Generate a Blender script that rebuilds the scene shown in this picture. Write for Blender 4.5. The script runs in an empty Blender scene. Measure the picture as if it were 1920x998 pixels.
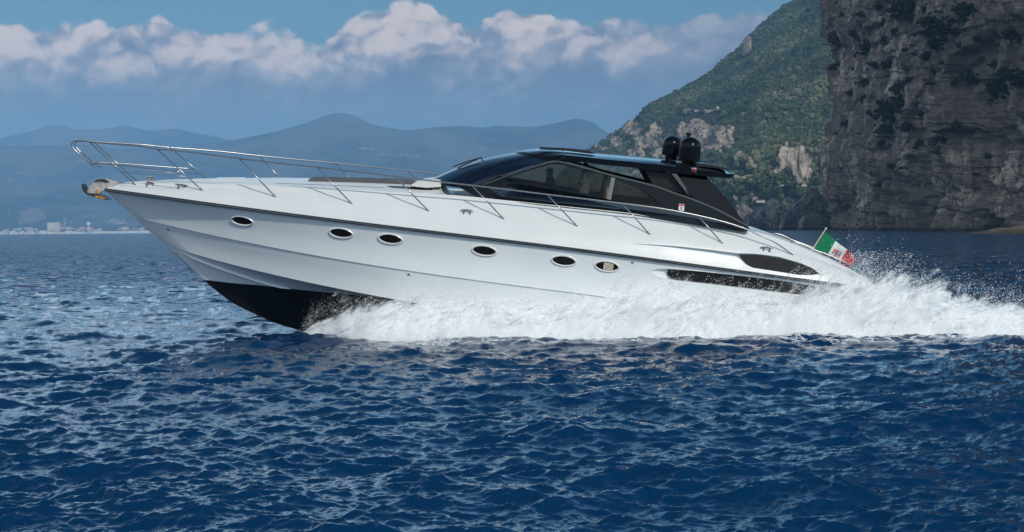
import bpy, bmesh, math, random
import numpy as np
from mathutils import Vector, Matrix
from mathutils.bvhtree import BVHTree

SC = bpy.context.scene
COL = SC.collection
random.seed(7)
RNG = np.random.default_rng(7)
rad = math.radians

# ------------------------------------------------------------------ camera
F = 2900.0                      # focal length in photograph pixels (1920 wide)
CAM_H = 2.45
PITCH, ROLL = 1.363, -0.54
cam_data = bpy.data.cameras.new('camera')
cam_data.sensor_width = 36.0
cam_data.lens = F / 1920 * 36
cam_data.clip_start = 0.5
cam_data.clip_end = 40000
cam = bpy.data.objects.new('camera', cam_data)
COL.objects.link(cam)
CAM_R = Matrix.Rotation(rad(90 - PITCH), 3, 'X') @ Matrix.Rotation(rad(ROLL), 3, 'Z')
cam.rotation_euler = CAM_R.to_euler()
cam.location = (0, 0, CAM_H)
SC.camera = cam
CAM_P = Vector((0, 0, CAM_H))

# ------------------------------------------------------------------ render / exposure
SC.view_settings.view_transform = 'Standard'
SC.view_settings.look = 'None'
SC.view_settings.exposure = 0.0
SC.view_settings.gamma = 1.0
SC.view_settings.use_curve_mapping = False
SC.render.engine = 'CYCLES'
SC.cycles.use_denoising = True
SC.cycles.max_bounces = 8
SC.cycles.diffuse_bounces = 5
SC.cycles.use_adaptive_sampling = True
SC.cycles.adaptive_threshold = 0.01
SC.cycles.adaptive_min_samples = 12
SC.cycles.transparent_max_bounces = 24
SC.cycles.volume_bounces = 0
SC.cycles.sample_clamp_direct = 8
SC.cycles.sample_clamp_indirect = 6
SC.cycles.caustics_refractive = False

# ------------------------------------------------------------------ sun and sky
SUN_EL, SUN_AZ = 36.0, 30.0      # azimuth to the right of straight behind the camera
SUN_V = Vector((math.sin(rad(SUN_AZ)) * math.cos(rad(SUN_EL)), -math.cos(rad(SUN_AZ)) * math.cos(rad(SUN_EL)), math.sin(rad(SUN_EL))))
sun_data = bpy.data.lights.new('sun', 'SUN')
sun_data.energy = 2.6
sun_data.angle = rad(0.5)
sun_data.color = (1.0, 0.93, 0.83)
sun = bpy.data.objects.new('sun', sun_data)
sun.rotation_euler = SUN_V.to_track_quat('Z', 'Y').to_euler()
sun.location = SUN_V * 50
COL.objects.link(sun)


class NT:
    """small builder for node trees"""
    def __init__(self, tree):
        self.t = tree
        self.n = tree.nodes
        self.l = tree.links

    def node(self, kind, **kw):
        n = self.n.new(kind)
        for k, v in kw.items():
            setattr(n, k, v)
        return n

    def put(self, sock, v):
        if v is None:
            return
        if isinstance(v, bpy.types.NodeSocket):
            self.l.new(v, sock)
        else:
            if sock.type == 'RGBA' and len(v) == 3:
                v = (*v, 1)
            sock.default_value = v

    def m(self, op, a, b=None, c=None, clamp=False):
        n = self.node('ShaderNodeMath', operation=op, use_clamp=clamp)
        for i, v in enumerate((a, b, c)):
            self.put(n.inputs[i], v)
        return n.outputs[0]

    def vm(self, op, a, b=None, scale=None):
        n = self.node('ShaderNodeVectorMath', operation=op)
        self.put(n.inputs[0], a)
        if b is not None:
            self.put(n.inputs[1], b)
        if scale is not None:
            self.put(n.inputs['Scale'], scale)
        return n.outputs[0]

    def mix(self, f, a, b, mode='MIX'):
        n = self.node('ShaderNodeMix', data_type='RGBA', blend_type=mode)
        self.put(n.inputs[0], f)
        self.put(n.inputs[6], a)
        self.put(n.inputs[7], b)
        return n.outputs[2]

    def smooth(self, v, lo, hi, a=0.0, b=1.0):
        n = self.node('ShaderNodeMapRange', interpolation_type='SMOOTHSTEP')
        self.put(n.inputs[0], v)
        for i, x in enumerate((lo, hi, a, b)):
            self.put(n.inputs[1 + i], x)
        return n.outputs[0]

    def lin(self, v, lo, hi, a=0.0, b=1.0):
        n = self.node('ShaderNodeMapRange')
        self.put(n.inputs[0], v)
        for i, x in enumerate((lo, hi, a, b)):
            self.put(n.inputs[1 + i], x)
        return n.outputs[0]

    def noise(self, vec, scale=1, detail=4, rough=.5, dist=0, lac=2.0, dim='3D'):
        n = self.node('ShaderNodeTexNoise', noise_dimensions=dim)
        self.put(n.inputs['Vector'], vec)
        self.put(n.inputs['Scale'], scale)
        self.put(n.inputs['Detail'], detail)
        self.put(n.inputs['Roughness'], rough)
        self.put(n.inputs['Lacunarity'], lac)
        self.put(n.inputs['Distortion'], dist)
        return n.outputs[0]

    def voro(self, vec, scale=1, feature='F1', detail=0, rough=.5, smooth=.5, out=0, rand=1.0, dim='3D'):
        n = self.node('ShaderNodeTexVoronoi', feature=feature, voronoi_dimensions=dim)
        self.put(n.inputs['Vector'], vec)
        self.put(n.inputs['Scale'], scale)
        if 'Detail' in n.inputs:
            self.put(n.inputs['Detail'], detail)
            self.put(n.inputs['Roughness'], rough)
        if 'Smoothness' in n.inputs and feature == 'SMOOTH_F1':
            self.put(n.inputs['Smoothness'], smooth)
        self.put(n.inputs['Randomness'], rand)
        return n.outputs[out]

    def comb(self, x, y, z):
        n = self.node('ShaderNodeCombineXYZ')
        for i, v in enumerate((x, y, z)):
            self.put(n.inputs[i], v)
        return n.outputs[0]

    def sep(self, v):
        n = self.node('ShaderNodeSeparateXYZ')
        self.put(n.inputs[0], v)
        return n.outputs

    def curve(self, v, pts, lo, hi):
        """piecewise function of v through pts [(x, y)], y in 0..1 space"""
        n = self.node('ShaderNodeFloatCurve')
        c = n.mapping.curves[0]
        P = [((x - lo) / (hi - lo), y) for x, y in pts]
        c.points[0].location = P[0]
        c.points[1].location = P[-1]
        for p in P[1:-1]:
            c.points.new(*p)
        n.mapping.update()
        self.put(n.inputs['Value'], self.lin(v, lo, hi))
        return n.outputs[0]

    def bump(self, h, strength, dist=1.0, normal=None):
        n = self.node('ShaderNodeBump')
        self.put(n.inputs['Height'], h)
        self.put(n.inputs['Strength'], strength)
        self.put(n.inputs['Distance'], dist)
        if normal is not None:
            self.put(n.inputs['Normal'], normal)
        return n.outputs[0]


# sky: Nishita sky with a bank of cumulus low over the horizon, all of it a function of the direction in the sky
world = bpy.data.worlds.new('World')
SC.world = world
world.use_nodes = True
world.cycles.sampling_method = 'MANUAL'
world.cycles.sample_map_resolution = 256
W = NT(world.node_tree)
for n in list(W.n):
    W.n.remove(n)
SKY_STRENGTH = 0.1
sky = W.node('ShaderNodeTexSky', sky_type='NISHITA', sun_disc=False)
sky.sun_elevation = rad(SUN_EL)
sky.sun_rotation = rad(180 - SUN_AZ)
sky.air_density = 1.0
sky.dust_density = 0.4
sky.ozone_density = 2.0
gen = W.node('ShaderNodeTexCoord').outputs['Generated']
dx, dy, dz = W.sep(gen)
U = W.m('MULTIPLY', W.m('ARCTAN2', dx, dy), 29.0)          # about 100 photograph pixels to the unit
V = W.m('MULTIPLY', W.m('ARCSINE', dz), 29.0)
EL = W.m('ARCSINE', dz)


def cl(c):
    return tuple(x / SKY_STRENGTH for x in c)


def cloud_layer(seed, tops, lo, hi, amp, soft):
    """(mask, light, depth below the top) of one bank of cumulus: tops = [(U, height 0..1 over 0..8)]"""
    top = W.m('MULTIPLY', W.curve(U, tops, lo, hi), 8.0)
    p = W.comb(W.m('ADD', U, seed * 13.7), W.m('MULTIPLY_ADD', V, 1.2, seed * 5.3), 0.0)
    warp = W.noise(p, 1.1, 3, .55, dim='2D')
    warp2 = W.noise(W.vm('ADD', p, (31.3, 7.7, 0)), 1.1, 3, .55, dim='2D')
    p = W.vm('ADD', p, W.comb(W.m('MULTIPLY_ADD', warp, .5, -.25), W.m('MULTIPLY_ADD', warp2, .5, -.25), 0.0))

    def puff(off, small=True):
        q = W.vm('ADD', p, off) if off else p
        a = W.voro(q, .82, 'SMOOTH_F1', 0.0, .5, .45, dim='2D')
        b = W.voro(q, 2.3, 'SMOOTH_F1', 0.0, .5, .35, dim='2D')
        h = W.m('SUBTRACT', 1.0, W.m('MULTIPLY_ADD', b, .42, W.m('MULTIPLY', a, .75)))
        if small:
            h = W.m('ADD', h, W.m('MULTIPLY_ADD', W.noise(q, 5.0, 5, .62, dim='2D'), .34, -.17))
        return h
    h0 = puff(None)
    h1 = puff((.07, -.13, 0.0))
    h2 = puff((.26, -.50, 0.0), False)
    d = W.m('ADD', W.m('SUBTRACT', top, V), W.m('MULTIPLY_ADD', h0, amp, -.45 * amp))
    mask = W.smooth(d, 0.0, soft)
    # facing the light: the puff falls away towards the upper left
    shade = W.m('ADD', W.m('MULTIPLY', W.m('SUBTRACT', h1, h0), -1.0), W.m('MULTIPLY', W.m('SUBTRACT', h2, h0), -1.15))
    return mask, shade, d


base = W.mix(1.0, sky.outputs[0], (0.36, 0.54, 0.56, 1), 'MULTIPLY')
hc = W.noise(W.comb(W.m('DIVIDE', dx, W.m('ADD', dz, .25)), W.m('DIVIDE', dy, W.m('ADD', dz, .25)), 0.0), .9, 5, .6, .4, dim='2D')
glow = W.m('MULTIPLY', W.smooth(EL, .150, .19), W.smooth(EL, .30, .50, 1.0, 0.0))        # bright belt above the frame, added for the waves to mirror
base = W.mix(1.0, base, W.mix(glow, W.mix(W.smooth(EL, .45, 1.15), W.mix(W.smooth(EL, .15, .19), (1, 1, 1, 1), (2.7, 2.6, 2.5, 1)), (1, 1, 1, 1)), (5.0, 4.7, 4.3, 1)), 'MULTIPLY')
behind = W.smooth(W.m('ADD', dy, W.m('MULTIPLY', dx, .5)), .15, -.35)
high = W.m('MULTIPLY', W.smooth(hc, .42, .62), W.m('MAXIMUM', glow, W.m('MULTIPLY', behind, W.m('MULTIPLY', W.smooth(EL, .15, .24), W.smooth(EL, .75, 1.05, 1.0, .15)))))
base = W.mix(W.m('MULTIPLY', high, .75), base, W.mix(behind, cl((1.6, 1.75, 1.9)), cl((1.25, 1.18, 1.10))))  # unseen cloud, brightened to feed wave highlights and light the shaded cliff
# a dull veil of far haze and thin cloud over the lowest part of the sky
vn = W.noise(W.comb(W.m('MULTIPLY', U, .22), W.m('MULTIPLY', V, .75), 3.0), 1.0, 4, .6, dim='2D')
veil_col = W.mix(W.smooth(vn, .35, .7), cl((.115, .165, .260)), cl((.185, .212, .280)))
veil = W.m('MULTIPLY', W.smooth(EL, .02, .150, 1.0, 0.0), .92)
base = W.mix(veil, base, veil_col)
px = lambda x: (x - 960) / 100.0
py = lambda y: ((430 - y) / 100.0) / 8.0
bankA = [(-90, .50), (-40, .56), (px(-500), .40), (px(-100), py(85)), (px(20), py(75)), (px(110), py(56)), (px(180), py(64)), (px(260), py(46)), (px(360), py(44)), (px(420), py(78)),
         (px(470), py(68)), (px(585), py(100)), (px(625), py(45)), (px(680), py(38)), (px(760), py(15)), (px(830), py(14)), (px(870), py(45)), (px(960), py(26)), (px(1060), py(30)),
         (px(1200), py(38)), (px(1330), py(50)), (px(1500), py(66)), (px(2200), .42), (30, .52), (90, .44)]
bankB = [(-90, .40), (-30, .45), (px(-300), py(90)), (px(0), py(95)), (px(90), py(100)), (px(200), py(72)), (px(330), py(95)), (px(455), py(60)), (px(560), py(72)), (px(640), py(95)), (px(720), py(60)),
         (px(820), py(55)), (px(900), py(75)), (px(1010), py(50)), (px(1120), py(55)), (px(1300), py(70)), (px(1400), py(25)), (px(1470), py(20)), (px(1560), py(60)), (px(1700), py(80)), (30, .40), (90, .42)]
mA, sA, dA = cloud_layer(1.7, bankA, -90, 90, .52, .13)
mB, sB, dB = cloud_layer(9.2, bankB, -90, 90, .7, .30)
bright = W.smooth(U, px(1080), px(1330), 1.0, .62)


def cloud_col(s, d, gain, deep):
    up = W.smooth(d, .05, deep, .46, -.50)
    lit = W.smooth(W.m('ADD', W.m('MULTIPLY', s, gain), up), -.50, .92)
    lit = W.m('MULTIPLY', lit, bright)
    c = W.mix(W.smooth(lit, 0.0, .55), cl((.170, .198, .278)), cl((.36, .36, .405)))
    return W.mix(W.smooth(lit, .40, 1.0), c, cl((.92, .76, .67)))


fade = W.smooth(V, 1.9, 3.4)                                   # the bases melt into the veil
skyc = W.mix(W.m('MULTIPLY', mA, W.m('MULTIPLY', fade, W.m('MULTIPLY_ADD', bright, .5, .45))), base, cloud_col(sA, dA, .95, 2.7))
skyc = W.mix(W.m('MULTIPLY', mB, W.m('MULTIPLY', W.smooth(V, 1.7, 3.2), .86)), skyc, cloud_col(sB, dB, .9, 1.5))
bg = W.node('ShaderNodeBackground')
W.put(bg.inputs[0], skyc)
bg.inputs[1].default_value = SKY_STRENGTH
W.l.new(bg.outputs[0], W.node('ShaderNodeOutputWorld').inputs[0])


# ------------------------------------------------------------------ helpers
def ray(px_, py_):
    d = Vector(((px_ - 960) / F, (499 - py_) / F, -1.0))
    return (CAM_R @ d).normalized()


def at(px_, py_, Y):
    """point at distance Y that the photograph shows at this pixel"""
    d = ray(px_, py_)
    return CAM_P + d * (Y / d.y)


def horizon_y(px_):
    return 430 - math.tan(rad(-ROLL)) * (px_ - 960)


def hash3(ix, iy, iz, seed):
    h = (ix.astype(np.int64) * 374761393 + iy.astype(np.int64) * 668265263 + iz.astype(np.int64) * 2147483647 + seed * 144665) & 0xffffffff
    h = ((h ^ (h >> 13)) * 1274126177) & 0xffffffff
    h = ((h ^ (h >> 16)) * 2246822519) & 0xffffffff
    return ((h ^ (h >> 15)) & 0xffff) / 32767.5 - 1.0


def vnoise(x, y, z, seed=0):
    x, y, z = np.broadcast_arrays(np.asarray(x, float), np.asarray(y, float), np.asarray(z, float))
    ix, iy, iz = np.floor(x), np.floor(y), np.floor(z)
    fx, fy, fz = x - ix, y - iy, z - iz
    fx, fy, fz = [f * f * f * (f * (f * 6 - 15) + 10) for f in (fx, fy, fz)]
    r = 0
    for a in (0, 1):
        for b in (0, 1):
            for c in (0, 1):
                w = (fx if a else 1 - fx) * (fy if b else 1 - fy) * (fz if c else 1 - fz)
                r = r + w * hash3(ix + a, iy + b, iz + c, seed)
    return r


def fbm(x, y, z=0.0, oct=5, gain=.5, seed=0, ridge=False):
    r, a, f, tot = 0, 1.0, 1.0, 0
    for o in range(oct):
        n = vnoise(np.asarray(x) * f + o * 17.3, np.asarray(y) * f - o * 9.1, np.asarray(z) * f + o * 3.7, seed + o)
        if ridge:
            n = 1 - 2 * np.abs(n)
        r = r + a * n
        tot += a
        a *= gain
        f *= 2.03
    return r / tot


def link(o, parent=None):
    COL.objects.link(o)
    if parent is not None:
        o.parent = parent
    return o


def np_mesh(name, verts, faces, mat=None, parent=None, smooth=True, attrs=None):
    """one mesh object from arrays; faces (n,3) or (n,4)"""
    verts = np.asarray(verts, np.float32)
    faces = np.asarray(faces, np.int32)
    me = bpy.data.meshes.new(name)
    k = faces.shape[1]
    me.vertices.add(len(verts))
    me.vertices.foreach_set('co', verts.ravel())
    me.loops.add(faces.size)
    me.loops.foreach_set('vertex_index', faces.ravel())
    me.polygons.add(len(faces))
    me.polygons.foreach_set('loop_start', np.arange(0, faces.size, k, dtype=np.int32))
    me.polygons.foreach_set('use_smooth', np.full(len(faces), smooth))
    for an, av in (attrs or {}).items():
        a = me.attributes.new(an, 'FLOAT', 'POINT')
        a.data.foreach_set('value', np.asarray(av, np.float32).ravel())
    me.update(calc_edges=True)
    me.validate()
    if mat:
        me.materials.append(mat)
    return link(bpy.data.objects.new(name, me), parent)


def grid_faces(nr, nc):
    i = np.arange(nr * nc).reshape(nr, nc)
    return np.stack([i[:-1, :-1], i[:-1, 1:], i[1:, 1:], i[1:, :-1]], -1).reshape(-1, 4)


def bm_obj(name, bm, mat=None, parent=None, smooth=False, angle=None):
    me = bpy.data.meshes.new(name)
    bmesh.ops.recalc_face_normals(bm, faces=bm.faces)
    if angle is not None:
        for e in bm.edges:
            if len(e.link_faces) == 2 and e.calc_face_angle(0) > rad(angle):
                e.smooth = False
        smooth = True
    for f in bm.faces:
        f.smooth = smooth
    bm.to_mesh(me)
    bm.free()
    if mat:
        for x in (mat if isinstance(mat, (list, tuple)) else [mat]):
            me.materials.append(x)
    return link(bpy.data.objects.new(name, me), parent)


def empty(name, loc=(0, 0, 0), rot=(0, 0, 0)):
    o = bpy.data.objects.new(name, None)
    o.empty_display_size = .3
    o.location = loc
    o.rotation_euler = rot
    return link(o)


def tag(o, label=None, cat=None, group=None, kind=None):
    for k, v in (('label', label), ('category', cat), ('group', group), ('kind', kind)):
        if v:
            o[k] = v
    return o


def add_box(bm, c, s, rot=None, bevel=0):
    r = bmesh.ops.create_cube(bm, size=1.0)
    vs = r['verts']
    M = Matrix.Translation(Vector(c)) @ (rot.to_4x4() if rot else Matrix()) @ Matrix.Diagonal((*s, 1))
    bmesh.ops.transform(bm, matrix=M, verts=vs)
    if bevel:
        es = list({e for v in vs for e in v.link_edges})
        bmesh.ops.bevel(bm, geom=es, offset=bevel, segments=2, affect='EDGES', profile=.6)


def add_tube(bm, pts, r, n=8, cap=True):
    pts = [Vector(p) for p in pts]
    rs = r if isinstance(r, (list, tuple)) else [r] * len(pts)
    rings = []
    up = Vector((.13, .21, .97))
    for i, p in enumerate(pts):
        t = (pts[min(i + 1, len(pts) - 1)] - pts[max(i - 1, 0)]).normalized()
        a = t.cross(up)
        if a.length < 1e-3:
            a = t.cross(Vector((1, 0, 0)))
        a.normalize()
        b = t.cross(a).normalized()
        rings.append([bm.verts.new(p + (a * math.cos(2 * math.pi * k / n) + b * math.sin(2 * math.pi * k / n)) * rs[i]) for k in range(n)])
    for i in range(len(rings) - 1):
        for k in range(n):
            bm.faces.new((rings[i][k], rings[i][(k + 1) % n], rings[i + 1][(k + 1) % n], rings[i + 1][k]))
    if cap:
        bm.faces.new(rings[0][::-1])
        bm.faces.new(rings[-1])


def add_lathe(bm, prof, c=(0, 0, 0), n=20):
    """prof [(r, z)] about +z"""
    rings = []
    for r, z in prof:
        rings.append([bm.verts.new(Vector(c) + Vector((r * math.cos(2 * math.pi * k / n), r * math.sin(2 * math.pi * k / n), z))) for k in range(n)])
    for i in range(len(rings) - 1):
        for k in range(n):
            bm.faces.new((rings[i][k], rings[i][(k + 1) % n], rings[i + 1][(k + 1) % n], rings[i + 1][k]))
    bm.faces.new(rings[0][::-1])
    bm.faces.new(rings[-1])


def add_prism(bm, front, back):
    """closed prism between two rings of points of the same length"""
    a = [bm.verts.new(p) for p in front]
    b = [bm.verts.new(p) for p in back]
    n = len(a)
    bm.faces.new(a)
    bm.faces.new(b[::-1])
    for i in range(n):
        bm.faces.new((a[i], b[i], b[(i + 1) % n], a[(i + 1) % n]))


def spline(pts, n=8):
    """Catmull-Rom through 2D/3D points"""
    P = [np.array(p, float) for p in pts]
    P = [2 * P[0] - P[1]] + P + [2 * P[-1] - P[-2]]
    out = []
    for i in range(1, len(P) - 2):
        for k in range(n):
            t = k / n
            a, b, c, d = P[i - 1:i + 3]
            out.append(.5 * (2 * b + (c - a) * t + (2 * a - 5 * b + 4 * c - d) * t ** 2 + (3 * b - a - 3 * c + d) * t ** 3))
    out.append(P[-2])
    return [tuple(p) for p in out]


def pchip(xs, ys, x):
    xs, ys, x = np.asarray(xs, float), np.asarray(ys, float), np.asarray(x, float)
    o = np.argsort(xs)
    xs, ys = xs[o], ys[o]
    h = np.diff(xs)
    d = np.diff(ys) / h
    m = np.zeros_like(ys)
    m[0], m[-1] = d[0], d[-1]
    for i in range(1, len(xs) - 1):
        if d[i - 1] * d[i] > 0:
            w1, w2 = 2 * h[i] + h[i - 1], h[i] + 2 * h[i - 1]
            m[i] = (w1 + w2) / (w1 / d[i - 1] + w2 / d[i])
    i = np.clip(np.searchsorted(xs, x) - 1, 0, len(h) - 1)
    t = (x - xs[i]) / h[i]
    inside = np.clip(t, 0, 1)
    H = lambda t: ((1 + 2 * t) * (1 - t) ** 2 * ys[i] + t * (1 - t) ** 2 * h[i] * m[i] + t * t * (3 - 2 * t) * ys[i + 1] + t * t * (t - 1) * h[i] * m[i + 1])
    r = H(inside)
    r = np.where(t < 0, ys[0] + m[0] * (x - xs[0]), r)
    r = np.where(t > 1, ys[-1] + m[-1] * (x - xs[-1]), r)
    return r


def sstep(x, a, b):
    t = np.clip((np.asarray(x, float) - a) / (b - a), 0, 1)
    return t * t * (3 - 2 * t)


# ------------------------------------------------------------------ materials
def material(name):
    m = bpy.data.materials.new(name)
    m.use_nodes = True
    t = NT(m.node_tree)
    return m, t, t.n['Principled BSDF']


def simple(name, col, rough=.5, metal=0.0, coat=0.0, spec=.5, var=0.0, scale=3.0, bump=0.0):
    m, t, p = material(name)
    oc = t.node('ShaderNodeTexCoord').outputs['Object']
    c = (*col, 1)
    if var:
        n = t.noise(oc, scale, 5, .6)
        lo = tuple(x * (1 - var) for x in col)
        hi = tuple(min(1, x * (1 + var)) for x in col)
        c = t.mix(t.smooth(n, .3, .7), lo, hi)
    t.put(p.inputs['Base Color'], c)
    r = rough
    if var:
        r = t.lin(t.noise(oc, scale * 2.3, 3, .6), .3, .7, rough * .8, min(1, rough * 1.25))
    t.put(p.inputs['Roughness'], r)
    p.inputs['Metallic'].default_value = metal
    p.inputs['Coat Weight'].default_value = coat
    p.inputs['Coat Roughness'].default_value = .03
    p.inputs['Specular IOR Level'].default_value = spec
    if bump:
        t.put(p.inputs['Normal'], t.bump(t.noise(oc, scale * 6, 4, .6), bump, .02))
    return m
# ------------------------------------------------------------------ water
def ocean_tile(N, L, seed, wind, lw, spread, cut, choppy=True):
    r = np.random.default_rng(seed)
    k1 = 2 * np.pi * np.fft.fftfreq(N, L / N)
    kx, ky = np.meshgrid(k1, k1, indexing='ij')
    k = np.hypot(kx, ky)
    k[0, 0] = 1
    cosd = (kx * math.cos(wind) + ky * math.sin(wind)) / k
    Pk = np.exp(-1 / (k * lw) ** 2) / k ** 3.45 * (np.abs(cosd) ** spread + .10) * np.exp(-(k * cut) ** 2)
    Pk[0, 0] = 0
    h = (r.normal(size=(N, N)) + 1j * r.normal(size=(N, N))) * np.sqrt(Pk)
    z = np.fft.ifft2(h).real
    s = 1 / z.std()
    ddx = np.fft.ifft2(-1j * kx / k * h).real * s
    ddy = np.fft.ifft2(-1j * ky / k * h).real * s
    return z * s, ddx, ddy


def sample(tile, L, x, y):
    N = tile.shape[0]
    u, v = (x / L * N) % N, (y / L * N) % N
    i, j = np.floor(u).astype(int) % N, np.floor(v).astype(int) % N
    a, b = u - np.floor(u), v - np.floor(v)
    i1, j1 = (i + 1) % N, (j + 1) % N
    return (tile[i, j] * (1 - a) * (1 - b) + tile[i1, j] * a * (1 - b) + tile[i, j1] * (1 - a) * b + tile[i1, j1] * a * b)


OCEAN = [  # tile, size in m, turned by, rms height in m
    (ocean_tile(512, 37.0, 3, rad(80), .27, 4.0, .018), 37.0, rad(12), .027),
    (ocean_tile(512, 13.3, 4, rad(100), .11, 2.6, .010), 13.3, rad(-17), .0135),
    (ocean_tile(512, 171.0, 5, rad(80), 1.0, 3.0, .06), 171.0, rad(5), .05),
    (ocean_tile(256, 4.1, 6, rad(85), .045, 2.0, .006), 4.1, rad(31), .0042)]


def waves(x, y, fine=1.0, tiny=0.0):
    dx = dy = z = 0
    for (t, L, a, s), f in zip(OCEAN, (fine, fine * (1 - sstep(y, 26, 62)), np.ones_like(x), tiny)):
        c, n = math.cos(a), math.sin(a)
        u, v = x * c + y * n, -x * n + y * c
        hz, hx, hy = (sample(q, L, u, v) * s * f for q in t)
        z = z + hz
        ch = -.85
        dx = dx + ch * (hx * c - hy * n)
        dy = dy + ch * (hx * n + hy * c)
    return dx, dy, z


def water_material():
    m, t, p = material('sea_water')
    geo = t.node('ShaderNodeNewGeometry')
    pos = geo.outputs['Position']
    p.inputs['Base Color'].default_value = (.0014, .0255, .077, 1)
    p.inputs['Roughness'].default_value = .07
    p.inputs['IOR'].default_value = 1.333
    p.inputs['Specular IOR Level'].default_value = .5
    q = t.vm('MULTIPLY', pos, (1.0, 1.35, 0.0))
    n1 = t.noise(q, 5.5, 4, .62, .3)
    n2 = t.noise(q, 1.3, 5, .6, .2)
    b1 = t.bump(n1, .36, .035)
    dist = t.vm('LENGTH', pos)
    lt = t.node('ShaderNodeVectorMath', operation='LENGTH')
    t.put(lt.inputs[0], pos)
    far = t.smooth(lt.outputs['Value'], 30.0, 300.0)
    b2 = t.bump(n2, t.m('MULTIPLY_ADD', far, .85, .14), t.m('MULTIPLY_ADD', far, .95, .06), b1)
    n3 = t.noise(q, .22, 4, .6)
    b3 = t.bump(n3, t.m('MULTIPLY', far, .9), 2.2, b2)
    # ripples too small and too far to be resolved one by one: their slopes, not their heights
    nt = t.node('ShaderNodeTexNoise')
    t.put(nt.inputs['Vector'], t.vm('MULTIPLY', pos, (.7, 1.5, 0.0)))
    nt.inputs['Scale'].default_value = 2.0
    nt.inputs['Detail'].default_value = 5
    nt.inputs['Roughness'].default_value = .66
    sl = t.vm('SUBTRACT', nt.outputs['Color'], (.5, .5, .5))
    k = t.m('MULTIPLY', t.smooth(lt.outputs['Value'], 22.0, 110.0), 6.5)
    sl = t.vm('MULTIPLY', sl, t.comb(k, k, 0.0))
    nrm = t.vm('NORMALIZE', t.vm('ADD', b1, sl))
    t.put(p.inputs['Normal'], nrm)
    t.put(p.inputs['Roughness'], t.m('MULTIPLY_ADD', far, .10, .035))
    # distant wavelets hide their own bright backs behind their crests
    t.put(p.inputs['Specular IOR Level'], t.smooth(lt.outputs['Value'], 26.0, 95.0, .5, .23))
    # thin foam left on the surface behind and beside the boat
    x, y, z = t.sep(pos)
    band = t.m('MULTIPLY', t.smooth(x, -5.5, 1.0), t.m('MULTIPLY', t.smooth(y, 32.8, 34.3), t.smooth(y, 44.0, 39.0)))
    fn = t.noise(pos, 1.5, 7, .68, .6)
    foam = t.smooth(t.m('MULTIPLY', band, fn), .34, .46)
    # lace of old foam drifting off the wash
    lp = t.vm('ADD', t.vm('MULTIPLY', pos, (.8, 1.2, 0.0)), t.vm('SCALE', nt.outputs['Color'], None, .9))
    edge = t.voro(lp, 2.6, 'DISTANCE_TO_EDGE')
    lband = t.m('MULTIPLY', t.smooth(x, -5.0, -1.0), t.m('MULTIPLY', t.smooth(y, 31.6, 33.6), t.smooth(y, 44.0, 40.0)))
    lace = t.m('MULTIPLY', t.smooth(edge, .09, .015), t.smooth(t.m('ADD', t.m('MULTIPLY', lband, .55), t.m('MULTIPLY', fn, .8)), .62, .82))
    foam = t.m('MAXIMUM', foam, t.m('MULTIPLY', lace, .8))
    foamb = t.node('ShaderNodeBsdfDiffuse')
    foamb.inputs[0].default_value = (.78, .82, .85, 1)
    mx = t.node('ShaderNodeMixShader')
    t.put(mx.inputs[0], foam)
    t.l.new(p.outputs[0], mx.inputs[1])
    t.l.new(foamb.outputs[0], mx.inputs[2])
    t.l.new(mx.outputs[0], t.n['Material Output'].inputs['Surface'])
    return m


M_WATER = water_material()


def build_water():
    # rows dense in the picture near the camera, then out to the horizon
    inv = np.linspace(1 / 7.0, 1 / 260.0, 1050)
    Ys = np.concatenate([1 / inv, np.geomspace(275, 16300, 60)])
    ts = np.linspace(-.47, .47, 1300)
    X = Ys[:, None] * ts[None, :]
    X = np.clip(X, -8800, 8800)
    Y = np.repeat(Ys[:, None], len(ts), 1)
    fine = 1 - sstep(Y, 42, 150)
    dx, dy, z = waves(X, Y, fine, 1 - sstep(Y, 16, 42))
    damp = 1 - sstep(Y, 300, 900)
    # bow wave and the trough the hull has dug
    bow = .10 * np.exp(-((X + 4.6) / 1.6) ** 2 - ((Y - 35.0) / .7) ** 2)
    X, Y, z = X + dx * damp, Y + dy * damp, z * damp + bow
    V_ = np.stack([X, Y, z], -1).reshape(-1, 3)
    o = np_mesh('water', V_, grid_faces(len(Ys), len(ts)), M_WATER)
    tag(o, kind='structure')
    # the rest of the sea, round the sides and behind the camera
    s = .47
    ring = [(-8800, -280), (8800, -280), (8800, 16300), (8800, 8800 / s), (s * 7, 7), (-s * 7, 7), (-8800, 8800 / s)]
    bm = bmesh.new()
    for tri in (((-8800, -280), (8800, -280), (s * 7, 7), (-s * 7, 7)), ((8800, -280), (8800, 16300), (s * 7, 7)), ((-8800, -280), (-s * 7, 7), (-8800, 16300))):
        pts = list(tri)
        if len(pts) == 3:
            sx = 1 if pts[0][0] > 0 else -1
            pts = [(8800, -280), (8800, 16300), (8800, 16290), (s * 7, 7)] if sx > 0 else [(-8800, -280), (-s * 7, 7), (-8800, 16290), (-8800, 16300)]
        bm.faces.new([bm.verts.new((x, y, -.02)) for x, y in pts])
    o2 = bm_obj('water', bm, M_WATER)
    tag(o2, kind='structure')


build_water()


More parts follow.
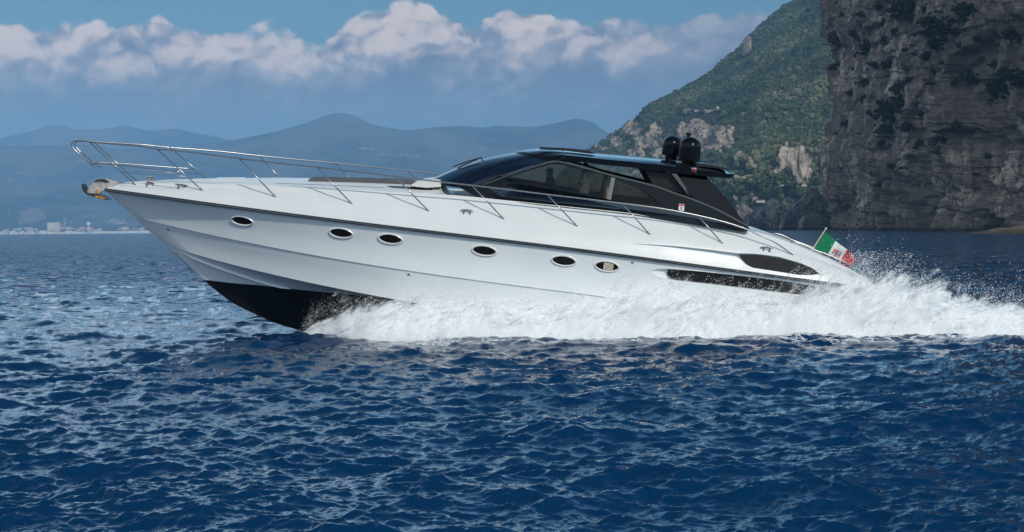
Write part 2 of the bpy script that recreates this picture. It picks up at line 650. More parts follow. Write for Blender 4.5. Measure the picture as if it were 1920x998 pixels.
# ------------------------------------------------------------------ far mountains
def mountain_material():
    m, t, p = material('far_mountain')
    pos = t.node('ShaderNodeNewGeometry').outputs['Position']
    n = t.noise(pos, .0011, 6, .62)
    n2 = t.noise(pos, .006, 4, .6)
    c = t.mix(t.smooth(n, .42, .62), (.010, .024, .028), (.09, .09, .075))
    c = t.mix(t.smooth(n2, .62, .72), c, (.16, .145, .11))
    at_ = t.node('ShaderNodeAttribute', attribute_name='bare')
    c = t.mix(t.m('MULTIPLY', at_.outputs['Fac'], t.smooth(n2, .2, .55, .7, 1.0)), c, (.62, .46, .36))
    t.put(p.inputs['Base Color'], c)
    p.inputs['Roughness'].default_value = .95
    p.inputs['Specular IOR Level'].default_value = .1
    return m


M_MOUNT = mountain_material()


def mountain(name, sil, Y0, Y1, seed, rough, scars=()):
    """ridge with the given skyline; foot at Y0, crest at Y1"""
    xs = [p[0] for p in sil]
    c = np.linspace(xs[0], xs[-1], 420)
    sk = pchip(xs, [p[1] for p in sil], c)
    ts = np.concatenate([np.linspace(0, 1, 110), np.linspace(1.04, 1.8, 14)])
    C_, T_ = np.meshgrid(c, ts, indexing='ij')
    Yc = Y0 + (Y1 - Y0) * T_
    X = (C_ - 960) / F * Yc
    hy = np.array([horizon_y(q) for q in c])
    H = (hy - sk) / F * Y1
    prof = np.where(T_ <= 1, .06 * T_ + .94 * T_ ** 1.55, 1 - (T_ - 1) * 1.1)
    ridges = fbm(X / 1500, Yc / 2600, 0, 5, .55, seed, True)
    Z = H[:, None] * prof
    env = np.clip(T_ * 3, 0, 1) * np.where(T_ <= 1, np.clip((1 - T_) * 6, 0, 1) * .9 + .1, .3)
    Z = Z + ridges * rough * H.max() * env * 1.3
    Z = np.maximum(Z, 2.0 - 8 * (T_ == 0))
    V_ = np.stack([X, Yc, Z], -1)
    bare = np.zeros(C_.shape)
    if scars:
        ix = C_
        iy = hy[:, None] - Z / Yc * F
        for cx, cy, rx, ry, s in scars:
            w = 1.1 * fbm(ix / 7, iy / 4, 0, 4, .6, seed + 5)
            bare = np.maximum(bare, s * (((ix - cx) / rx) ** 2 + ((iy - cy) / ry) ** 2 + w < 1))
    o = np_mesh(name, V_.reshape(-1, 3), grid_faces(len(c), len(ts)), M_MOUNT, attrs={'bare': bare})
    return tag(o, kind='structure')


mountain('mountain_range', [(-200, 300), (-60, 285), (0, 262), (60, 247), (110, 235), (150, 243), (195, 243), (235, 237), (290, 247), (330, 243), (365, 250), (400, 256), (440, 266), (520, 275), (700, 285)], 13000, 15200, 3, .10)
mountain('mountain_range', [(-400, 330), (-100, 300), (0, 276), (70, 276), (150, 271), (230, 280), (300, 282), (380, 271), (440, 263), (520, 247), (580, 230), (615, 218), (640, 213), (665, 218), (700, 233), (735, 242), (770, 246),
                            (830, 240), (880, 239), (905, 242), (935, 239), (1000, 240), (1040, 234), (1083, 225), (1110, 230), (1140, 250), (1200, 280), (1300, 330), (1400, 380)], 8300, 11800, 8, .13,
         [(62, 404, 24, 13, .24), (215, 416, 20, 4, .25), (770, 292, 24, 4, .15), (690, 279, 14, 2.5, .2), (925, 262, 10, 2, .2)])

# ------------------------------------------------------------------ green hill
HILL_SIL = [(960, 420), (1020, 372), (1060, 330), (1085, 298), (1105, 283), (1130, 267), (1165, 243), (1195, 224), (1215, 202), (1245, 186), (1290, 163), (1330, 137), (1365, 107), (1395, 84), (1420, 58), (1460, 24), (1500, -3), (1560, -60), (1650, -120), (1760, -150)]


def rock_hill_material():
    m, t, p = material('hillside')
    g = t.node('ShaderNodeNewGeometry')
    pos = g.outputs['Position']
    n = t.noise(pos, .02, 6, .65)
    n2 = t.noise(t.vm('MULTIPLY', pos, (1, 1, .35)), .11, 6, .7, .6)
    rock = t.mix(t.smooth(n2, .34, .66), (.20, .165, .130), (.54, .45, .36))
    rock = t.mix(t.smooth(n, .52, .72), rock, (.22, .20, .18))
    grass = t.mix(t.smooth(t.noise(pos, .05, 5, .65), .38, .66), (.034, .050, .022), (.115, .110, .055))
    a = t.node('ShaderNodeAttribute', attribute_name='rock')
    t.put(p.inputs['Base Color'], t.mix(a.outputs['Fac'], grass, rock))
    p.inputs['Roughness'].default_value = .95
    p.inputs['Specular IOR Level'].default_value = .1
    t.put(p.inputs['Normal'], t.bump(n2, .9, 6.0))
    return m


def blob(cx, cy, rx, ry, X, Y):
    return ((X - cx) / rx) ** 2 + ((Y - cy) / ry) ** 2


def build_hill():
    c = np.linspace(965, 1760, 430)
    ts = np.concatenate([np.linspace(0, 1, 260), np.linspace(1.03, 1.5, 12)])
    C_, T_ = np.meshgrid(c, ts, indexing='ij')
    Y0 = pchip([960, 1100, 1400, 1560, 1760], [2350, 2200, 1800, 1790, 1860], c)[:, None]
    Dp = pchip([960, 1100, 1400, 1760], [160, 420, 900, 1200], c)[:, None]
    Yc = Y0 + Dp * T_
    sk = pchip([p[0] for p in HILL_SIL], [p[1] for p in HILL_SIL], c)
    hy = np.array([horizon_y(q) for q in c])
    H = ((hy - sk) / F)[:, None] * (Y0 + Dp)
    step = .20 * sstep(T_, .0, .07)
    prof = np.where(T_ <= 1, step + .80 * T_ ** 1.08, 1 - (T_ - 1) * 1.2)
    X = (C_ - 960) / F * Yc
    Z = H * prof + 2
    env = np.where(T_ <= 1, np.clip((1 - T_) * 7, 0, 1), .3) * np.clip(T_ * 12, 0, 1)
    Z = Z + env * (18 * fbm(X / 170, Yc / 240, 0, 4, .5, 21, True) + 5 * fbm(X / 38, Yc / 38, 0, 4, .55, 22))
    Z = np.where(T_ == 0, -3, Z)
    iy = hy[:, None] - (Z - CAM_H) / Yc * F                          # where each point of the slope stands on the skyline's scale
    ix = C_ + 15 * fbm(C_ / 16, iy / 16, 0, 5, .62, 5)
    jy = iy + 13 * fbm(C_ / 16, iy / 16, 4.0, 5, .62, 6)
    rock = np.zeros(C_.shape)
    for cx, cy, rx, ry in ((1188, 243, 20, 16), (1214, 270, 26, 12), (1235, 250, 22, 14), (1200, 285, 16, 22), (1160, 268, 14, 12), (1130, 280, 14, 8), (1330, 262, 55, 30), (1300, 240, 30, 14), (1340, 214, 34, 4.5),
                           (1300, 213, 14, 4), (1355, 268, 14, 30), (1390, 300, 12, 22), (1488, 300, 30, 30), (1512, 330, 16, 30), (1455, 332, 18, 8), (1420, 375, 30, 12), (1395, 368, 14, 9), (1465, 365, 9, 12), (1410, 310, 10, 9),
                           (1260, 290, 40, 14), (1240, 330, 60, 16), (1390, 340, 40, 8), (1110, 300, 30, 10), (1500, 355, 22, 12)):
        rock = np.maximum(rock, sstep(blob(cx, cy, rx * .95, ry * .95, ix, jy), 1.25, .8))
    for cx, cy, rx, ry in ((1410, 105, 14, 3), (1480, 120, 20, 3), (1490, 190, 30, 5), (1450, 220, 22, 4), (1400, 45 + 60, 9, 3), (1520, 160, 14, 3), (1510, 240, 18, 4), (1460, 180, 12, 3)):
        rock = np.maximum(rock, .55 * sstep(blob(cx, cy, rx, ry, ix, jy), 1.2, .5))
    # the bare faces are steep and stand out of the slope in buttresses
    crag = fbm(X / 26, Yc / 60, Z / 60, 5, .58, 31, True)
    V_ = np.stack([X - crag * 9 * rock, Yc - crag * 16 * rock, Z + crag * 5 * rock], -1)
    o = np_mesh('hill', V_.reshape(-1, 3), grid_faces(len(c), len(ts)), rock_hill_material(), attrs={'rock': rock})
    tag(o, kind='structure')
    return V_, rock, T_, iy, C_


HILL_V, HILL_ROCK, HILL_T, HILL_IY, HILL_C = build_hill()


def foliage_material(name, dark, mid, light):
    m, t, p = material(name)
    a = t.node('ShaderNodeAttribute', attribute_name='tone')
    pos = t.node('ShaderNodeNewGeometry').outputs['Position']
    v = t.m('ADD', a.outputs['Fac'], t.m('MULTIPLY_ADD', t.noise(pos, .35, 3, .6), .5, -.25))
    c = t.mix(t.smooth(v, .1, .55), dark, mid)
    c = t.mix(t.smooth(v, .6, .95), c, light)
    t.put(p.inputs['Base Color'], c)
    p.inputs['Roughness'].default_value = .8
    p.inputs['Specular IOR Level'].default_value = .2
    return m


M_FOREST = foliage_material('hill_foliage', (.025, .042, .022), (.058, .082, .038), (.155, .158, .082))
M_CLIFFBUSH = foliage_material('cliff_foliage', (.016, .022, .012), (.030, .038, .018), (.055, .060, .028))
M_BARK = simple('bark', (.09, .07, .05), .9, var=.3)

_ico = bmesh.new()
bmesh.ops.create_icosphere(_ico, subdivisions=1, radius=1)
ICO_V = np.array([v.co[:] for v in _ico.verts])
ICO_F = np.array([[v.index for v in f.verts] for f in _ico.faces])
_ico.free()
TET_V = np.array([(1, 1, 1), (-1, -1, 1), (-1, 1, -1), (1, -1, -1)]) / math.sqrt(3)
TET_F = np.array([(0, 2, 1), (0, 1, 3), (0, 3, 2), (1, 2, 3)])


def clumps(P, R, base_v, base_f, jitter, rng, squash=(1, 1, 1)):
    """many little irregular solids: positions P (n,3), radii R (n,)"""
    n = len(P)
    q = rng.normal(size=(n, 4))
    q /= np.linalg.norm(q, axis=1, keepdims=True)
    w, x, y, z = q.T
    M = np.stack([1 - 2 * (y * y + z * z), 2 * (x * y - z * w), 2 * (x * z + y * w), 2 * (x * y + z * w), 1 - 2 * (x * x + z * z), 2 * (y * z - x * w),
                  2 * (x * z - y * w), 2 * (y * z + x * w), 1 - 2 * (x * x + y * y)], -1).reshape(n, 3, 3)
    v = np.einsum('nij,kj->nki', M, base_v)
    v = v * (1 + jitter * rng.uniform(-1, 1, (n, len(base_v), 1)))
    v = v * R[:, None, None] * np.array(squash) + P[:, None, :]
    f = base_f[None] + (np.arange(n) * len(base_v))[:, None, None]
    return v.reshape(-1, 3), f.reshape(-1, 3)


def build_forest():
    rng = np.random.default_rng(11)
    nr, nc = HILL_T.shape
    N = 170000
    # even over the picture of the slope: pick cells, jitter inside them
    i = rng.uniform(0, nr - 1.001, N)
    j = rng.uniform(0, 259, N)
    i0, j0 = i.astype(int), j.astype(int)
    a, b = (i - i0)[:, None], (j - j0)[:, None]
    P = HILL_V[i0, j0] * (1 - a) * (1 - b) + HILL_V[i0 + 1, j0] * a * (1 - b) + HILL_V[i0, j0 + 1] * (1 - a) * b + HILL_V[i0 + 1, j0 + 1] * a * b
    rk = HILL_ROCK[i0, j0]
    cover = fbm(P[:, 0] / 120, P[:, 1] / 120, 0, 4, .55, 41)
    cpx, cpy = HILL_C[i0, j0], HILL_IY[i0, j0]
    dense = sstep(cover, -.45, .15) * .75 + .25
    dense = np.maximum(dense, sstep(cpy - (360 - .25 * cpx + 0), 30, -40) * .0)
    sparse = sstep(blob(1500, 220, 75, 90, cpx, cpy), 1.3, .6)            # the grassy upper slope
    dense = dense * (1 - .45 * sparse)
    keep = rng.uniform(size=N) < dense * np.where(rk > .35, .03, 1)
    P, cover, sparse, rk = P[keep], cover[keep], sparse[keep], rk[keep]
    n = len(P)
    R = rng.gamma(6, 1, n) / 6 * (2.2 - .6 * sparse) * (1 - .45 * (rk > .35)) * (.85 + .5 * sstep(cover, 0, .6))
    P[:, 2] += R * .45
    tone = np.clip(.42 + .55 * fbm(P[:, 0] / 60, P[:, 1] / 60, 0, 3, .6, 43) + rng.normal(0, .2, n) + .18 * sparse, 0, 1)
    v, f = clumps(P, R, ICO_V, ICO_F, .38, rng, (1, 1, .95))
    o = np_mesh('forest', v, f, M_FOREST, smooth=False, attrs={'tone': np.repeat(tone, len(ICO_V))})
    tag(o, 'dense green scrub and woodland covering the steep hillside', 'woodland', kind='stuff')


build_forest()


# ------------------------------------------------------------------ rocks
def rock_material(name, dark, mid, light, scale=1.0, strata=.25, dip=0.0):
    m, t, p = material(name)
    pos = t.node('ShaderNodeNewGeometry').outputs['Position']
    x, y, z = t.sep(pos)
    zz = t.m('ADD', z, t.m('MULTIPLY', t.m('ADD', x, t.m('MULTIPLY', y, -1.0)), dip))
    q = t.comb(t.m('MULTIPLY', x, scale), t.m('MULTIPLY', y, scale), t.m('MULTIPLY', zz, scale))
    big = t.noise(q, .028, 5, .6)
    med = t.noise(q, .16, 7, .68, .4)
    vert = t.noise(t.vm('MULTIPLY', q, (1, 1, .35)), .14, 6, .66, .3)
    lay = t.noise(t.vm('MULTIPLY', q, (.12, .12, 1.6)), .35, 5, .66, .8)
    h = t.m('ADD', t.m('MULTIPLY', med, .6), t.m('ADD', t.m('MULTIPLY', vert, .5), t.m('MULTIPLY', lay, strata * 2)))
    c = t.mix(t.smooth(h, .52 + strata * .7, .95 + strata), dark, mid)
    c = t.mix(t.smooth(t.m('ADD', big, t.m('MULTIPLY_ADD', vert, .9, -.45)), .5, .72), c, light)
    crack = t.voro(t.vm('ADD', t.vm('MULTIPLY', q, (1, 1, .55)), t.comb(med, vert, lay)), .22, 'DISTANCE_TO_EDGE')
    c = t.mix(t.m('MULTIPLY', t.smooth(crack, .0, .06, .8, 0.0), t.smooth(big, .46, .60)), c, tuple(k * .3 for k in dark))
    streak = t.noise(t.vm('MULTIPLY', q, (1, 1, .07)), .30, 4, .6)
    c = t.mix(t.smooth(streak, .56, .70, 0.0, .45), c, tuple(k * .55 for k in dark))
    # tide mark: wet, weed-dark rock at the foot
    c = t.mix(t.smooth(z, .4, 2.6, .8, 0.0), c, (.02, .019, .018))
    t.put(p.inputs['Base Color'], c)
    p.inputs['Roughness'].default_value = .92
    p.inputs['Specular IOR Level'].default_value = .2
    b = t.bump(h, 1.0, 2.6 / scale)
    b = t.bump(t.smooth(crack, 0.0, .1), .3, .8 / scale, b)
    t.put(p.inputs['Normal'], b)
    return m


M_CLIFF = rock_material('cliff_rock', (.20, .155, .125), (.50, .385, .30), (.68, .54, .43))
M_BOULDER = rock_material('boulder_rock', (.11, .10, .096), (.27, .245, .23), (.40, .37, .345), 1.6, .3, .45)


def facets(x, z, sx, sz, seed, amp, tilt):
    """broken rock: cells with a plane of their own each"""
    wx = x / sx + .22 * fbm(x / sx * 1.7, z / sz * 1.7, 0, 3, .6, seed + 7)
    wz = z / sz + .22 * fbm(x / sx * 1.7, z / sz * 1.7, 5.0, 3, .6, seed + 8)
    ix, iz = np.floor(wx), np.floor(wz)
    best = np.full(x.shape, 9.0)
    out = np.zeros(x.shape)
    for a in (-1, 0, 1):
        for b in (-1, 0, 1):
            cx, cz = ix + a, iz + b
            px_ = cx + .5 + .46 * hash3(cx, cz, cx * 0, seed)
            pz_ = cz + .5 + .46 * hash3(cx, cz, cx * 0 + 1, seed)
            d = (wx - px_) ** 2 + (wz - pz_) ** 2
            val = amp * hash3(cx, cz, cx * 0 + 2, seed) + tilt * (hash3(cx, cz, cx * 0 + 3, seed) * (wx - px_) * sx + hash3(cx, cz, cx * 0 + 4, seed) * (wz - pz_) * sz * 1.4)
            k = d < best
            best = np.where(k, d, best)
            out = np.where(k, val, out)
    return out


def build_cliff():
    # plan of the wall, far end first; unseen headland beyond the frame added to shade it
    plan = [(420, 1090), (330, 1075), (250, 1040), (207, 1003), (199, 975), (197, 940), (196, 880), (196, 820), (195, 760), (194, 700), (190, 652), (180, 640), (180, 610), (182, 570), (180, 530), (181, 490), (178, 462), (186, 432), (215, 405), (270, 385), (340, 372), (420, 366)]
    sp = np.array(spline(plan, 30))
    seg = np.concatenate([[0], np.cumsum(np.hypot(*np.diff(sp, axis=0).T))])
    # more columns where the camera sees the wall
    s_key = np.concatenate([np.linspace(0, seg[90], 60), np.linspace(seg[90], seg[15 * 30], 620)[1:], np.linspace(seg[15 * 30], seg[-1], 90)[1:]])
    px_ = np.interp(s_key, seg, sp[:, 0])
    py_ = np.interp(s_key, seg, sp[:, 1])
    tx, ty = np.gradient(px_, s_key), np.gradient(py_, s_key)
    ln = np.hypot(tx, ty)
    nx, ny = ty / ln, -tx / ln                       # outward: to the left / towards the water
    zs = np.linspace(-3, 172, 500)
    S, Z = np.meshgrid(s_key, zs, indexing='ij')
    PX, PY = px_[:, None] + 0 * Z, py_[:, None] + 0 * Z
    # lean: the far end bulges above the base and is undercut
    px_edge = pchip([-60, 0, 60, 110, 190, 250, 310, 345, 385, 430], [1538, 1540, 1541, 1552, 1548, 1536, 1522, 1530, 1545, 1546], np.linspace(-60, 430, 200))
    zz = (430 - np.linspace(-60, 430, 200)) / F * 985
    off = np.interp(Z, zz[::-1], (1546 - px_edge)[::-1]) / F * 985
    farw = sstep(PY, 700, 960)
    disp = off * farw
    u = S + 5 * fbm(S / 40, Z / 40, 0, 3, .5, 51)
    butt = fbm(u / 62, Z / 210, 0, 2, .5, 52, True) * 7.5 + facets(u, Z + .25 * S, 27, 34, 61, 4.6, .22) + facets(u, Z + .2 * S, 11, 13, 62, 2.2, .28) + facets(u, Z + .2 * S, 4.6, 4.2, 63, .9, .24)
    crack = -5.5 * np.exp(-(np.abs(fbm(u / 34, Z / 260, 2.0, 3, .5, 53)) / .07) ** 2)
    lay_z = Z + .28 * S * .35 + 3 * fbm(S / 60, Z / 60, 0, 3, .5, 54)
    st = fbm(lay_z / 6.5, S / 120, 0, 4, .6, 55)
    lower = sstep(Z, 75, 20)
    strata = st * (1.2 + 3.2 * lower)
    med = fbm(S / 17, Z / 21, 0, 6, .56, 56, True) * 1.2
    fine = fbm(S / 4.2, Z / 5.0, 1.0, 4, .6, 57) * 1.0
    ledge = 2.2 * (np.round(lay_z / 19 + .35 * fbm(S / 30, Z / 90, 0, 2, .5, 58)) - (lay_z / 19))
    caves = -9 * np.exp(-(blob(0, 0, 1, 1, (PY - 905) / 16, (Z - 14) / 10))) - 10 * np.exp(-(blob(0, 0, 1, 1, (PY - 745) / 15, (Z - 4) / 14))) - 9 * np.exp(-(((PY - 667) / 9) ** 2) - (Z / 60) ** 2)
    D = disp * 1.8 * farw + disp * (1 - farw) + butt + crack + strata + med + fine + ledge + caves
    D = D * (1 - .45 * farw) - 5.5 * farw
    X = PX + nx[:, None] * D
    Y = PY + ny[:, None] * D
    Zo = Z + .9 * fbm(S / 9, Z / 9, 3.0, 4, .5, 59)
    # the top runs back inland
    V_ = np.stack([X, Y, Zo], -1)
    V_[:, :, 2] *= (1 + .75 * sstep(-py_, -560, -430))[:, None]  # unseen headland raised so it keeps the face in shade
    back = V_[:, -1:, :].copy()
    back = np.concatenate([back + np.array([k, 0, k * .12 + 8 * 0]) for k in (40, 120, 320)], 1)
    V_ = np.concatenate([V_, back], 1)
    o = np_mesh('cliff', V_.reshape(-1, 3), grid_faces(V_.shape[0], V_.shape[1]), M_CLIFF)
    tag(o, 'towering brown cliff in shade with ledges and dark shrubs', 'cliff', kind='structure')
    return o


CLIFF = build_cliff()


def world_bvh(o):
    bm = bmesh.new()
    bm.from_mesh(o.data)
    t = BVHTree.FromBMesh(bm)
    bm.free()
    return t


CLIFF_T = world_bvh(CLIFF)


def bush_mesh(name, seed, n, spread, leaf, mat):
    """loose crown of small leaf clumps with gaps"""
    rng = np.random.default_rng(seed)
    cents = rng.normal(0, 1, (7, 3)) * np.array(spread) * .55
    P = cents[rng.integers(0, 7, n)] + rng.normal(0, .42, (n, 3)) * np.array(spread)
    R = leaf * rng.gamma(5, .2, n)
    v, f = clumps(P, R, ICO_V, ICO_F, .45, rng)
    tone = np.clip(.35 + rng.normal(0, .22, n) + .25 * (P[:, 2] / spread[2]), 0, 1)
    me_o = np_mesh(name, v, f, mat, smooth=False, attrs={'tone': np.repeat(tone, len(ICO_V))})
    return me_o


def cliff_bushes():
    spots = [(1905, 140, 26, 'big dark pine crown hanging beside the pale buttress near the frame edge'), (1875, 165, 20, 'dark drooping shrub just below the big pine crown on the buttress'),
             (1675, 190, 24, 'large dark bush in the middle of the shaded cliff face'), (1690, 165, 18, 'dark bush directly above the large bush mid cliff'), (1667, 242, 15, 'hanging dark shrub below the large bush mid cliff'),
             (1695, 240, 12, 'narrow dark shrub hanging beside another below the large bush'), (1690, 20, 22, 'dark shrub thicket at the top of the cliff under the frame edge'), (1630, 90, 17, 'wide low dark shrub high on the cliff left part'),
             (1770, 45, 22, 'dark tree crown high on the cliff beside the vertical crack'), (1760, 85, 14, 'dark hanging shrub under the high tree crown by the crack'), (1815, 20, 18, 'dark bush at the very top beside the vertical crack'),
             (1570, 68, 12, 'dark round shrub near the upper outer edge of the cliff'), (1672, 118, 11, 'small dark shrub between the wide shrub and mid cliff bush'), (1640, 120, 10, 'small round shrub under the wide low shrub'),
             (1674, 310, 10, 'lone dark shrub low on the cliff above the strata'), (1765, 262, 9, 'dark shrub on a ledge low at mid cliff'), (1752, 272, 7, 'smaller shrub touching the ledge shrub low at mid cliff'),
             (1622, 185, 8, 'small round shrub at cliff mid height near the outer edge'), (1790, 232, 8, 'small shrub right under the vertical crack'), (1820, 140, 12, 'narrow shrub growing in the vertical crack'),
             (1895, 58, 14, 'dark tuft of shrubs high on the pale buttress'), (1862, 122, 8, 'small shrub at the crack edge of the pale buttress')]
    small = [(1563, 125), (1552, 160), (1550, 180), (1548, 210), (1537, 245), (1575, 120), (1600, 130), (1622, 150), (1595, 175), (1585, 235), (1632, 210), (1655, 270), (1715, 65), (1740, 60), (1735, 110), (1720, 195),
             (1706, 150), (1740, 155), (1755, 140), (1725, 215), (1720, 270), (1855, 190), (1850, 295), (1610, 30), (1625, 60), (1655, 45), (1600, 60), (1580, 30), (1660, 75), (1700, 95), (1800, 85), (1835, 70), (1712, 30), (1737, 20),
             (1645, 15), (1680, 55), (1608, 105), (1745, 100), (1787, 150), (1770, 120)]
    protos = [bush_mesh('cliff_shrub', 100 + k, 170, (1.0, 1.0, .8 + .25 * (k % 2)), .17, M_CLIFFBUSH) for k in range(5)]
    used = set()

    def place(px_, py_, r_px, label, group):
        d = ray(px_, py_)
        h, nrm, _, dist = CLIFF_T.ray_cast(CAM_P, d)
        if h is None:
            return
        k = random.randrange(5)
        src = protos[k]
        if k in used:
            o = src.copy()
            link(o)
        else:
            o = src
            used.add(k)
        r = r_px / F * dist * .85
        o.location = h - d * r * .35
        o.scale = (r * random.uniform(.85, 1.25), r * random.uniform(.8, 1.2), r * random.uniform(.7, 1.1))
        o.rotation_euler = (0, 0, random.uniform(0, 6.28))
        tag(o, label, 'shrub', group)
    for px_, py_, r, lab in spots:
        place(px_, py_, r, lab, 'dark shrubs clinging to the cliff')
    for px_, py_ in small:
        place(px_ + random.uniform(-3, 3), py_ + random.uniform(-3, 3), random.uniform(4, 8.5), 'small dark shrub tuft clinging to the shaded cliff', 'small shrub tufts on the cliff')
    for k, o in enumerate(protos):
        if k not in used:
            bpy.data.objects.remove(o)


cliff_bushes()


def boulder(outline, Y, depth, label, seed, rough=.5, cat='boulder', mat=None, name='boulder', grp=None):
    """rock whose face has the given skyline, with its own depth; stands in the water"""
    xs = [p[0] for p in outline]
    c = np.linspace(xs[0], xs[-1], 90)
    top = np.interp(c, xs, [p[1] for p in outline])
    X = np.array([at(a, 430, Y).x for a in c])
    H = np.array([at(a, b, Y).z for a, b in zip(c, top)])
    tt = np.linspace(0, 1, 60)
    ang = tt * math.pi
    yy = Y - math.pow(1, 1) * np.cos(ang) * depth
    prof = np.clip(np.sin(ang), 0, 1) ** .62
    Xg = X[:, None] + 0 * tt[None]
    Yg = yy[None, :] + 0 * Xg
    Zg = (H[:, None] + 1.5) * prof[None, :] - 1.5
    w = np.minimum(1, prof * 3)[None, :]
    r = fbm(Xg / (depth * .5), Yg / (depth * .5), Zg / (depth * .35), 5, .55, seed, True)
    r2 = np.round(fbm(Xg / depth, Yg / depth, Zg / depth, 3, .5, seed + 9) * 4) / 4
    Yg = Yg - (r * .22 + r2 * .35) * depth * rough * w
    Xg = Xg + fbm(Xg / depth, Yg / depth, Zg / depth, 3, .5, seed + 3) * depth * .12 * rough * w
    Zg = Zg + w * fbm(Xg / (depth * .4), Yg / (depth * .4), 0, 3, .5, seed + 4) * H.max() * .05 * rough
    o = np_mesh(name, np.stack([Xg, Yg, Zg], -1).reshape(-1, 3), grid_faces(len(c), len(tt)), mat or M_BOULDER, smooth=False)
    return tag(o, label, cat, grp)


boulder([(1370, 432), (1380, 385), (1392, 381), (1408, 392), (1425, 414), (1440, 432)], 1330, 14, 'dark jagged sea rock behind the black stern wing of the yacht', 4)
boulder([(1385, 432), (1397, 405), (1412, 396), (1432, 383), (1448, 370), (1456, 371), (1470, 386), (1478, 400), (1484, 415), (1488, 432)], 1160, 16, 'big grey wedge of rock with a sloping slab side', 1, .45)
boulder([(1468, 432), (1476, 398), (1484, 385), (1497, 376), (1512, 360), (1518, 352), (1530, 358), (1545, 372), (1556, 395), (1570, 432)], 1120, 20, 'tall dark tilted slab of fallen rock against the cliff foot', 2, .8)
boulder([(1462, 433), (1466, 410), (1474, 396), (1486, 398), (1500, 408), (1504, 432)], 1085, 7, 'narrow dark rock between wedge rock and the cliff', 3, .7)
boulder([(1497, 433), (1500, 414), (1506, 405), (1520, 399), (1535, 400), (1546, 404), (1552, 433)], 1040, 8, 'low blocky rock with rounded top at the cliff foot', 5, .4)

M_REEF = rock_material('reef_rock', (.16, .135, .08), (.38, .31, .17), (.50, .43, .27), 4, .2)
boulder([(1812, 438), (1832, 435), (1850, 432), (1866, 428), (1880, 427), (1893, 427.5), (1905, 424), (1925, 422), (1990, 418), (2060, 438)], 425, 7, 'low flat yellowish rock awash with mossy top', 6, .5, 'rock', M_REEF, 'reef_rock')

# pinnacle on the skyline of the hill
M_PALE = rock_material('pale_rock', (.18, .15, .12), (.36, .30, .24), (.46, .40, .33), 1.2, .2)


def pinnacle():
    Y = 2560
    base = at(1400, 92, Y)
    s = Y / F
    bm = bmesh.new()
    add_lathe(bm, [(9 * s, -12 * s), (8.5 * s, 0), (8 * s, 8 * s), (7.5 * s, 14 * s), (5.5 * s, 20 * s), (3 * s, 24 * s), (.6 * s, 25 * s)], n=24)
    bmesh.ops.subdivide_edges(bm, edges=bm.edges[:], cuts=2)
    v = np.array([x.co[:] for x in bm.verts])
    n = fbm(v[:, 0] / 6, v[:, 1] / 6, v[:, 2] / 8, 4, .55, 71, True)
    for q, k in zip(bm.verts, n):
        q.co.x *= 1 + .28 * k
        q.co.y *= 1 + .28 * k
        q.co.x += .12 * q.co.z
    o = bm_obj('rock_pinnacle', bm, M_PALE)
    o.location = base
    tag(o, 'pale rock pinnacle standing on the skyline of the green hill', 'rock')


pinnacle()
# ------------------------------------------------------------------ motor yacht
TRIM, HEEL = 5.0, 4.2                       # bow up, leaning towards the camera
BOAT_T = Vector((-.7, 37.2, 0.0))
BOAT_R = Matrix.Rotation(rad(TRIM), 3, 'Y') @ Matrix.Rotation(rad(HEEL), 3, 'X')
BOAT_RI = BOAT_R.transposed()
yacht = empty('motor_yacht', BOAT_T, BOAT_R.to_euler())
tag(yacht, 'white open motor yacht with black glossy hardtop planing at speed with its bow raised', 'yacht')
O_L = BOAT_RI @ (CAM_P - BOAT_T)


def lift(p, yl):
    """boat point seen at photograph pixel p, on the fore-and-aft plane y = yl"""
    d = BOAT_RI @ ray(*p)
    return O_L + d * ((yl - O_L.y) / d.y)


def lift_line(pix, yf):
    """[(px, py)] on the surface y = -yf(x): arrays x, z"""
    out = []
    for p in pix:
        y = -1.5
        for _ in range(8):
            q = lift(p, y)
            y = -float(yf(q.x))
        out.append((q.x, q.z))
    return np.array(out)


XS = lift((194, 355), 0).x                   # stem head
XE = 8.75                                    # transom


def beam(x):
    u = np.clip((np.asarray(x, float) - XS) / 11.5, 0, 1)
    b = 2.3 * (1 - (1 - u) ** 2.5) ** .92
    return b * (1 - .10 * sstep(x, 3.0, 8.2))


def b_fold(x):
    b = beam(x)
    return np.maximum(b - np.minimum(.30, .38 * b), 0)


def b_cab(x):
    return b_fold(x) * .80 - .0


def make_b(x0, B, L, n, tail=.06):
    return lambda x: B * (1 - (1 - np.clip((np.asarray(x, float) - x0) / L, 0, 1)) ** n) * (1 - tail * sstep(x, 3, 8.2))


NS = 200
SS = np.linspace(0, 1, NS) ** 1.35


def line(pix, bf, deg=None, x0=None, extra=None):
    P = lift_line(pix, bf)
    if extra is not None:
        P = np.concatenate([P, extra(P)])
    xs = P[:, 0]
    xa = xs[0] if x0 is None else x0
    x = xa + (XE - xa) * SS
    if deg:
        c = np.polyfit(xs, P[:, 1], deg)
        z = np.polyval(c, x)
        z = z + (P[0, 1] - np.polyval(c, xs[0])) * np.exp(-(x - xs[0]) / .6)
    else:
        z = pchip(xs, P[:, 1], x)
    y = -bf(x) * sstep(SS, -.0001, .004)
    y[0] = 0
    return np.stack([x, y, z], -1)


